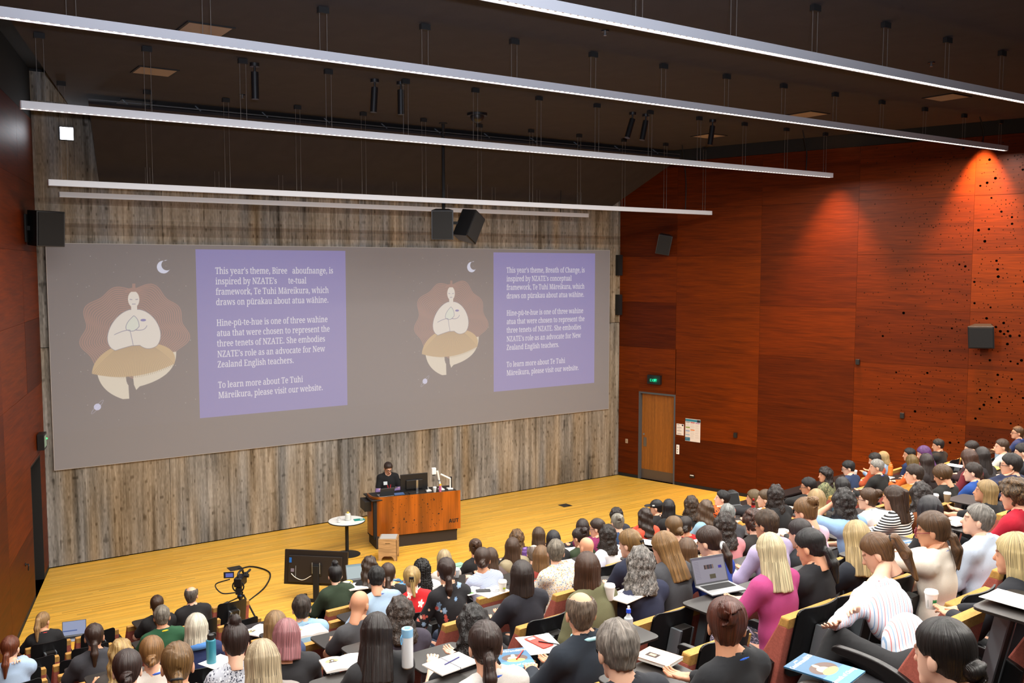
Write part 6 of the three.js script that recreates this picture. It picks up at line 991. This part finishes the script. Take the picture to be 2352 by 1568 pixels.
// ---------- things on the tablets ----------
const pageT = canvas(256, 192, (c) => { c.fillStyle = '#efece6'; c.fillRect(0, 0, 256, 192); c.fillStyle = '#c8a070'; c.beginPath(); c.ellipse(64, 60, 40, 27, 0, 0, 7); c.fill(); c.fillStyle = '#3a3632'; c.beginPath(); c.ellipse(64, 58, 15, 17, 0, 0, 7); c.fill(); c.fillRect(42, 72, 46, 14); c.fillStyle = '#d8cfc4'; c.beginPath(); c.ellipse(66, 62, 8, 10, 0, 0, 7); c.fill(); c.fillStyle = '#555'; c.fillRect(24, 102, 80, 4); c.fillStyle = '#c4c0ba'; for (let i = 0; i < 8; i++) { c.fillRect(20, 116 + i * 8, 84, 2); c.fillRect(150, 30 + i * 16, 84, 2); } });
const bookletT = canvas(384, 512, (c) => { c.fillStyle = '#1f5a80'; c.fillRect(0, 0, 384, 512); c.fillStyle = '#3f7ca4'; c.fillRect(0, 330, 384, 182); c.fillStyle = '#4a2c20'; c.beginPath(); c.ellipse(190, 250, 150, 92, 0.1, 0, 7); c.fill(); c.fillStyle = '#e2bc8c'; c.beginPath(); c.ellipse(170, 262, 66, 52, 0.2, 0, 7); c.fill(); c.beginPath(); c.ellipse(185, 190, 26, 36, 0.2, 0, 7); c.fill(); c.fillStyle = '#c49a52'; c.beginPath(); c.ellipse(190, 310, 110, 44, 0, 0, 7); c.fill(); c.textAlign = 'center'; c.fillStyle = '#f4f2ee'; c.font = 'bold 54px sans-serif'; c.fillText('Conference', 150, 84); c.fillStyle = '#e8c47c'; c.fillText('2025', 318, 78); c.font = 'bold 20px sans-serif'; c.fillText('NZATE', 160, 36); c.fillStyle = '#ffffff'; c.font = 'italic bold 50px serif'; c.fillText('Breath of Change', 192, 440); });
const webT = canvas(320, 200, (c) => { c.fillStyle = '#b9b2c0'; c.fillRect(0, 0, 320, 200); c.fillStyle = '#8d8496'; c.fillRect(0, 0, 320, 14); for (let i = 0; i < 6; i++) { c.fillStyle = ['#4a3430', '#8a6a60', '#2c2c38', '#6a4a50', '#404058', '#9a8078'][i]; c.fillRect(110 + i * 16, 62, 15, 34); } c.fillStyle = '#4a3ac0'; c.fillRect(252, 78, 34, 22); c.fillStyle = '#6a6048'; c.fillRect(150, 140, 60, 36); c.fillStyle = '#9a92a4'; for (let i = 0; i < 12; i++) c.fillRect(12, 30 + i * 12, 50, 3); });
const brightT = canvas(64, 40, (c) => { c.fillStyle = '#dff2f4'; c.fillRect(0, 0, 64, 40); c.fillStyle = '#b0d4dc'; c.fillRect(0, 0, 64, 5); }), blueT = canvas(64, 40, (c) => { c.fillStyle = '#b4c0e6'; c.fillRect(0, 0, 64, 40); c.fillStyle = '#4a6ab4'; c.fillRect(0, 26, 40, 3); });
const sheetGeo = (w, d) => { const g = new THREE.BoxGeometry(w, 0.003, d, 8, 1, 1), p = g.attributes.position; for (let i = 0; i < p.count; i++) p.setY(i, p.getY(i) + 0.004 + 0.008 * Math.abs(p.getX(i) / w)); g.computeVertexNormals(); return g; };
const topUV = (g, w, d, ox = 0) => { const p = g.attributes.position, uv = g.attributes.uv; for (let i = 0; i < p.count; i++) uv.setXY(i, (p.getX(i) + ox) / w + 0.5, 0.5 - p.getZ(i) / d); return g; };
const pageM = mat(0xffffff, 0.8, { map: pageT }), paperM = mat(0xf0ede6, 0.85), bookletM = mat(0xffffff, 0.45, { map: bookletT });
const pen = (t, x, y, z, col, a) => part('pen', at(cyl(0.0045, 0.0045, 0.14, 8), 0, 0, 0, 0, 0, Math.PI / 2), cm(col, 0.4), t, [x, y, z], [0, a, 0]);
for (const [kind, x, y, z, r, label, look] of ITEMS) {
  const pos = [x, y + 0.018, z], turn = rowYaw(x) + rad(r);
  if (kind === 'cup') { const [a, b, s] = look.split('|'); cup(label, pos, a, b, s); continue; }
  if (kind === 'flask') { const [a, b, d, h] = look.split('|'); flask(label, pos, a, b, +d, +h); continue; }
  if (kind === 'laptop') { laptop(label, pos, turn, look === 'p' ? webT : look === 'w' ? brightT : look === 'b' ? blueT : null, 112); continue; }
  if (kind === 'openbook') { const t = thing('open_book', label, 'book', pos, turn); for (const s of [-1, 1]) { const g = new THREE.BoxGeometry(0.15, 0.012, 0.22, 6, 1, 1), p = g.attributes.position; for (let i = 0; i < p.count; i++) { const u = (p.getX(i) * s + 0.075) / 0.15; p.setY(i, p.getY(i) + 0.007 + (p.getY(i) > 0 ? 0.012 * Math.sin(u * 3.1) * (1 - u * 0.5) : 0)); p.setX(i, p.getX(i) + s * 0.0755); } g.computeVertexNormals(); topUV(g, 0.302, 0.22); part('page_block', g, pageM, t); } continue; }
  if (kind === 'booklet') { const t = thing('booklet', label, 'booklet', pos, turn); part('cover', topUV(rbox(0.21, 0.008, 0.297, 0.001, 1), 0.21, 0.297), bookletM, t, [0, 0.005, 0]); part('pages', box(0.207, 0.004, 0.294), paperM, t, [0, 0.002, 0.001]); if (/red pen/.test(label)) pen(t, 0.04, 0.014, -0.03, '#b01c24', 1.0); continue; }
  if (kind === 'pinkbook') { const t = thing('book', label, 'book', pos, turn); part('cover', rbox(0.165, 0.004, 0.22, 0.001, 1), mat(0xdcb6a0, 0.7), t, [0, 0.02, 0]); part('pages', box(0.16, 0.016, 0.215), paperM, t, [0, 0.01, 0]); part('picture', box(0.05, 0.001, 0.07), cm('#2a1c1a', 0.7), t, [-0.01, 0.0225, -0.03]); part('picture_motif', box(0.025, 0.001, 0.04), cm('#c89880', 0.7), t, [-0.01, 0.0232, -0.03]); part('lettering', box(0.05, 0.0008, 0.015), M.white, t, [0, 0.0224, 0.06]); continue; }
  if (kind === 'notebook') { const c = look === 'y' ? 0xd9b04a : look === 'c' ? 0xe6dfc4 : 0xf0ede8, t = thing('notebook', label, 'notebook', pos, turn); const yl = look === 'y'; part('left_page', topUV(rbox(0.145, 0.01, 0.205, 0.002, 1), 1, 1), mat(c, 0.85), t, [-0.074, 0.006, 0]); part('right_page', rbox(0.145, 0.01, 0.205, 0.002, 1), mat(c, 0.85), t, [0.074, 0.006, 0]); part('binding', at(cyl(0.004, 0.004, 0.2, 8), 0, 0.012, 0, Math.PI / 2), cm('#8a8a90', 0.4), t); if (/pen/.test(label)) pen(t, 0.02, 0.016, -0.01, '#2c2a66', 0.2); if (look === 'p') { part('phone', rbox(0.07, 0.008, 0.14, 0.006), M.satin, t, [-0.06, 0.017, -0.06], [0, 0.9, 0]); part('spectacles', merge([at(new THREE.TorusGeometry(0.022, 0.0018, 6, 14), 0.04, 0.014, 0.03, Math.PI / 2), at(new THREE.TorusGeometry(0.022, 0.0018, 6, 14), 0.092, 0.014, 0.03, Math.PI / 2), bar([0.06, 0.014, 0.03], [0.072, 0.014, 0.03], 0.002, 6)]), M.satin, t); } continue; }
  if (kind === 'cardpaper') { const t = thing('writing_pad', label, 'paper', pos, turn); part('sheet', sheetGeo(0.24, 0.3), paperM, t); part('red_card', rbox(0.09, 0.003, 0.2, 0.001, 1), cm('#d23020', 0.6), t, [0, 0.014, -0.02], [0, 0.35, 0]); pen(t, 0.05, 0.02, 0.03, '#18181a', -0.7); part('card_lettering', box(0.05, 0.001, 0.03), M.white, t, [-0.03, 0.0165, -0.08], [0, 0.35, 0]); continue; }
  if (kind === 'paperpen') { const t = thing('paper_sheet', label, 'paper', pos, turn); part('sheet', topUV(sheetGeo(0.26, 0.3), 0.6, 0.3, -0.16), pageM, t); pen(t, 0.03, 0.016, 0.02, '#16161a', 0.3); continue; }
  if (kind === 'leaflet') { const t = thing('leaflet', label, 'leaflet', pos, turn); part('sheet', rbox(0.14, 0.006, 0.1, 0.001, 1), M.white, t, [0, 0.004, 0]); part('print', box(0.07, 0.001, 0.06), cm('#5a8a3a', 0.7), t, [-0.01, 0.008, 0]); part('folded_sheet', rbox(0.12, 0.012, 0.09, 0.002), cm('#cfd2dc', 0.8), t, [0.05, 0.01, -0.05], [0, 0.4, 0.1]); continue; }
  if (kind === 'pouch') { const t = thing('pouch', label, 'pouch', pos, turn); part('pouch_body', at(new THREE.SphereGeometry(0.08, 18, 12).scale(1, 0.45, 0.75), 0, 0.036, 0), cm(look, 0.9), t); part('yellow_panel', at(new THREE.SphereGeometry(0.06, 16, 10).scale(1, 0.5, 0.8), 0.05, 0.036, -0.03), cm('#d0a828', 0.9), t); part('zip', at(new THREE.TorusGeometry(0.06, 0.003, 6, 18, Math.PI), 0, 0.062, 0, Math.PI / 2), M.black, t); continue; }
  if (kind === 'case') { const t = thing(/folder/.test(label) ? 'folder' : 'case', label, /folder/.test(label) ? 'folder' : 'case', pos, turn); const big = /folder/.test(label); part('shell', rbox(big ? 0.24 : 0.17, big ? 0.012 : 0.05, big ? 0.3 : 0.07, 0.024, 3), cm(look, 0.55), t, [0, big ? 0.008 : 0.027, 0]); part('seam', box(big ? 0.2 : 0.165, 0.002, big ? 0.01 : 0.068), cm('#22302a', 0.6), t, [0, big ? 0.015 : 0.027, 0]); continue; }
  const t = thing('paper_sheet', label, 'paper', pos, turn); part('sheet', sheetGeo(0.22, 0.3), paperM, t); part('under_sheet', at(sheetGeo(0.2, 0.28), 0.02, -0.002, 0.015, 0, 0.15), cm('#e4e0d8', 0.85), t);
}
// coffee cup in the blonde woman's hands, and the lilac backpack on the floor
{
  const p = PEOPLE.find((q) => q[0] === 46), fl = rowFloor(0); const c = cup('white coffee cup with a green round mark held by blonde woman', [p[2] - 0.03, fl + 0.69, p[4] - 0.5], '#ece9e2', '#f4f2ec'); part('green_mark', at(new THREE.CylinderGeometry(0.0372, 0.0345, 0.036, 14, 1, true, -0.75, 0.9), 0, 0.055, 0), mat(0x1a7a44, 0.6, { side: THREE.DoubleSide }), c); part('printed_line', at(new THREE.CylinderGeometry(0.0385, 0.032, 0.07, 4, 1, true, -1.6, 0.06), 0, 0.05, 0), mat(0x1a5a3a, 0.6, { side: THREE.DoubleSide }), c);
  const b = thing('backpack', 'lilac backpack between the seats beside pinned auburn hair', 'bag', [3.75, rowFloor(1) + 0.02, -3.62], rad(-25)), lil = mat(0xc0c0da, 0.9, { map: fabricT }); part('main_compartment', rbox(0.3, 0.42, 0.16, 0.06, 4), lil, b, [0, 0.21, 0]); part('front_pocket', rbox(0.24, 0.22, 0.08, 0.035, 3), lil, b, [0, 0.14, 0.1]); part('top_panel', rbox(0.2, 0.04, 0.13, 0.02, 3), cm('#a89c88', 0.9), b, [0, 0.41, 0]); part('zip', tube([[-0.13, 0.1, 0.085], [-0.12, 0.34, 0.07], [0, 0.39, 0.07], [0.12, 0.34, 0.07], [0.13, 0.1, 0.085]], 0.006, 24, 6), cm('#6a6258', 0.6), b); part('strap', tube([[-0.1, 0.4, -0.06], [-0.22, 0.38, -0.02], [-0.24, 0.22, 0.02], [-0.16, 0.08, 0]], 0.018, 20, 8), lil, b); part('handle', at(new THREE.TorusGeometry(0.04, 0.009, 8, 16, Math.PI), 0, 0.42, -0.04), lil, b);
}
scene.traverse((o) => { if (o.isMesh) { o.castShadow = true; o.receiveShadow = true; } });
renderer.render(scene, camera);
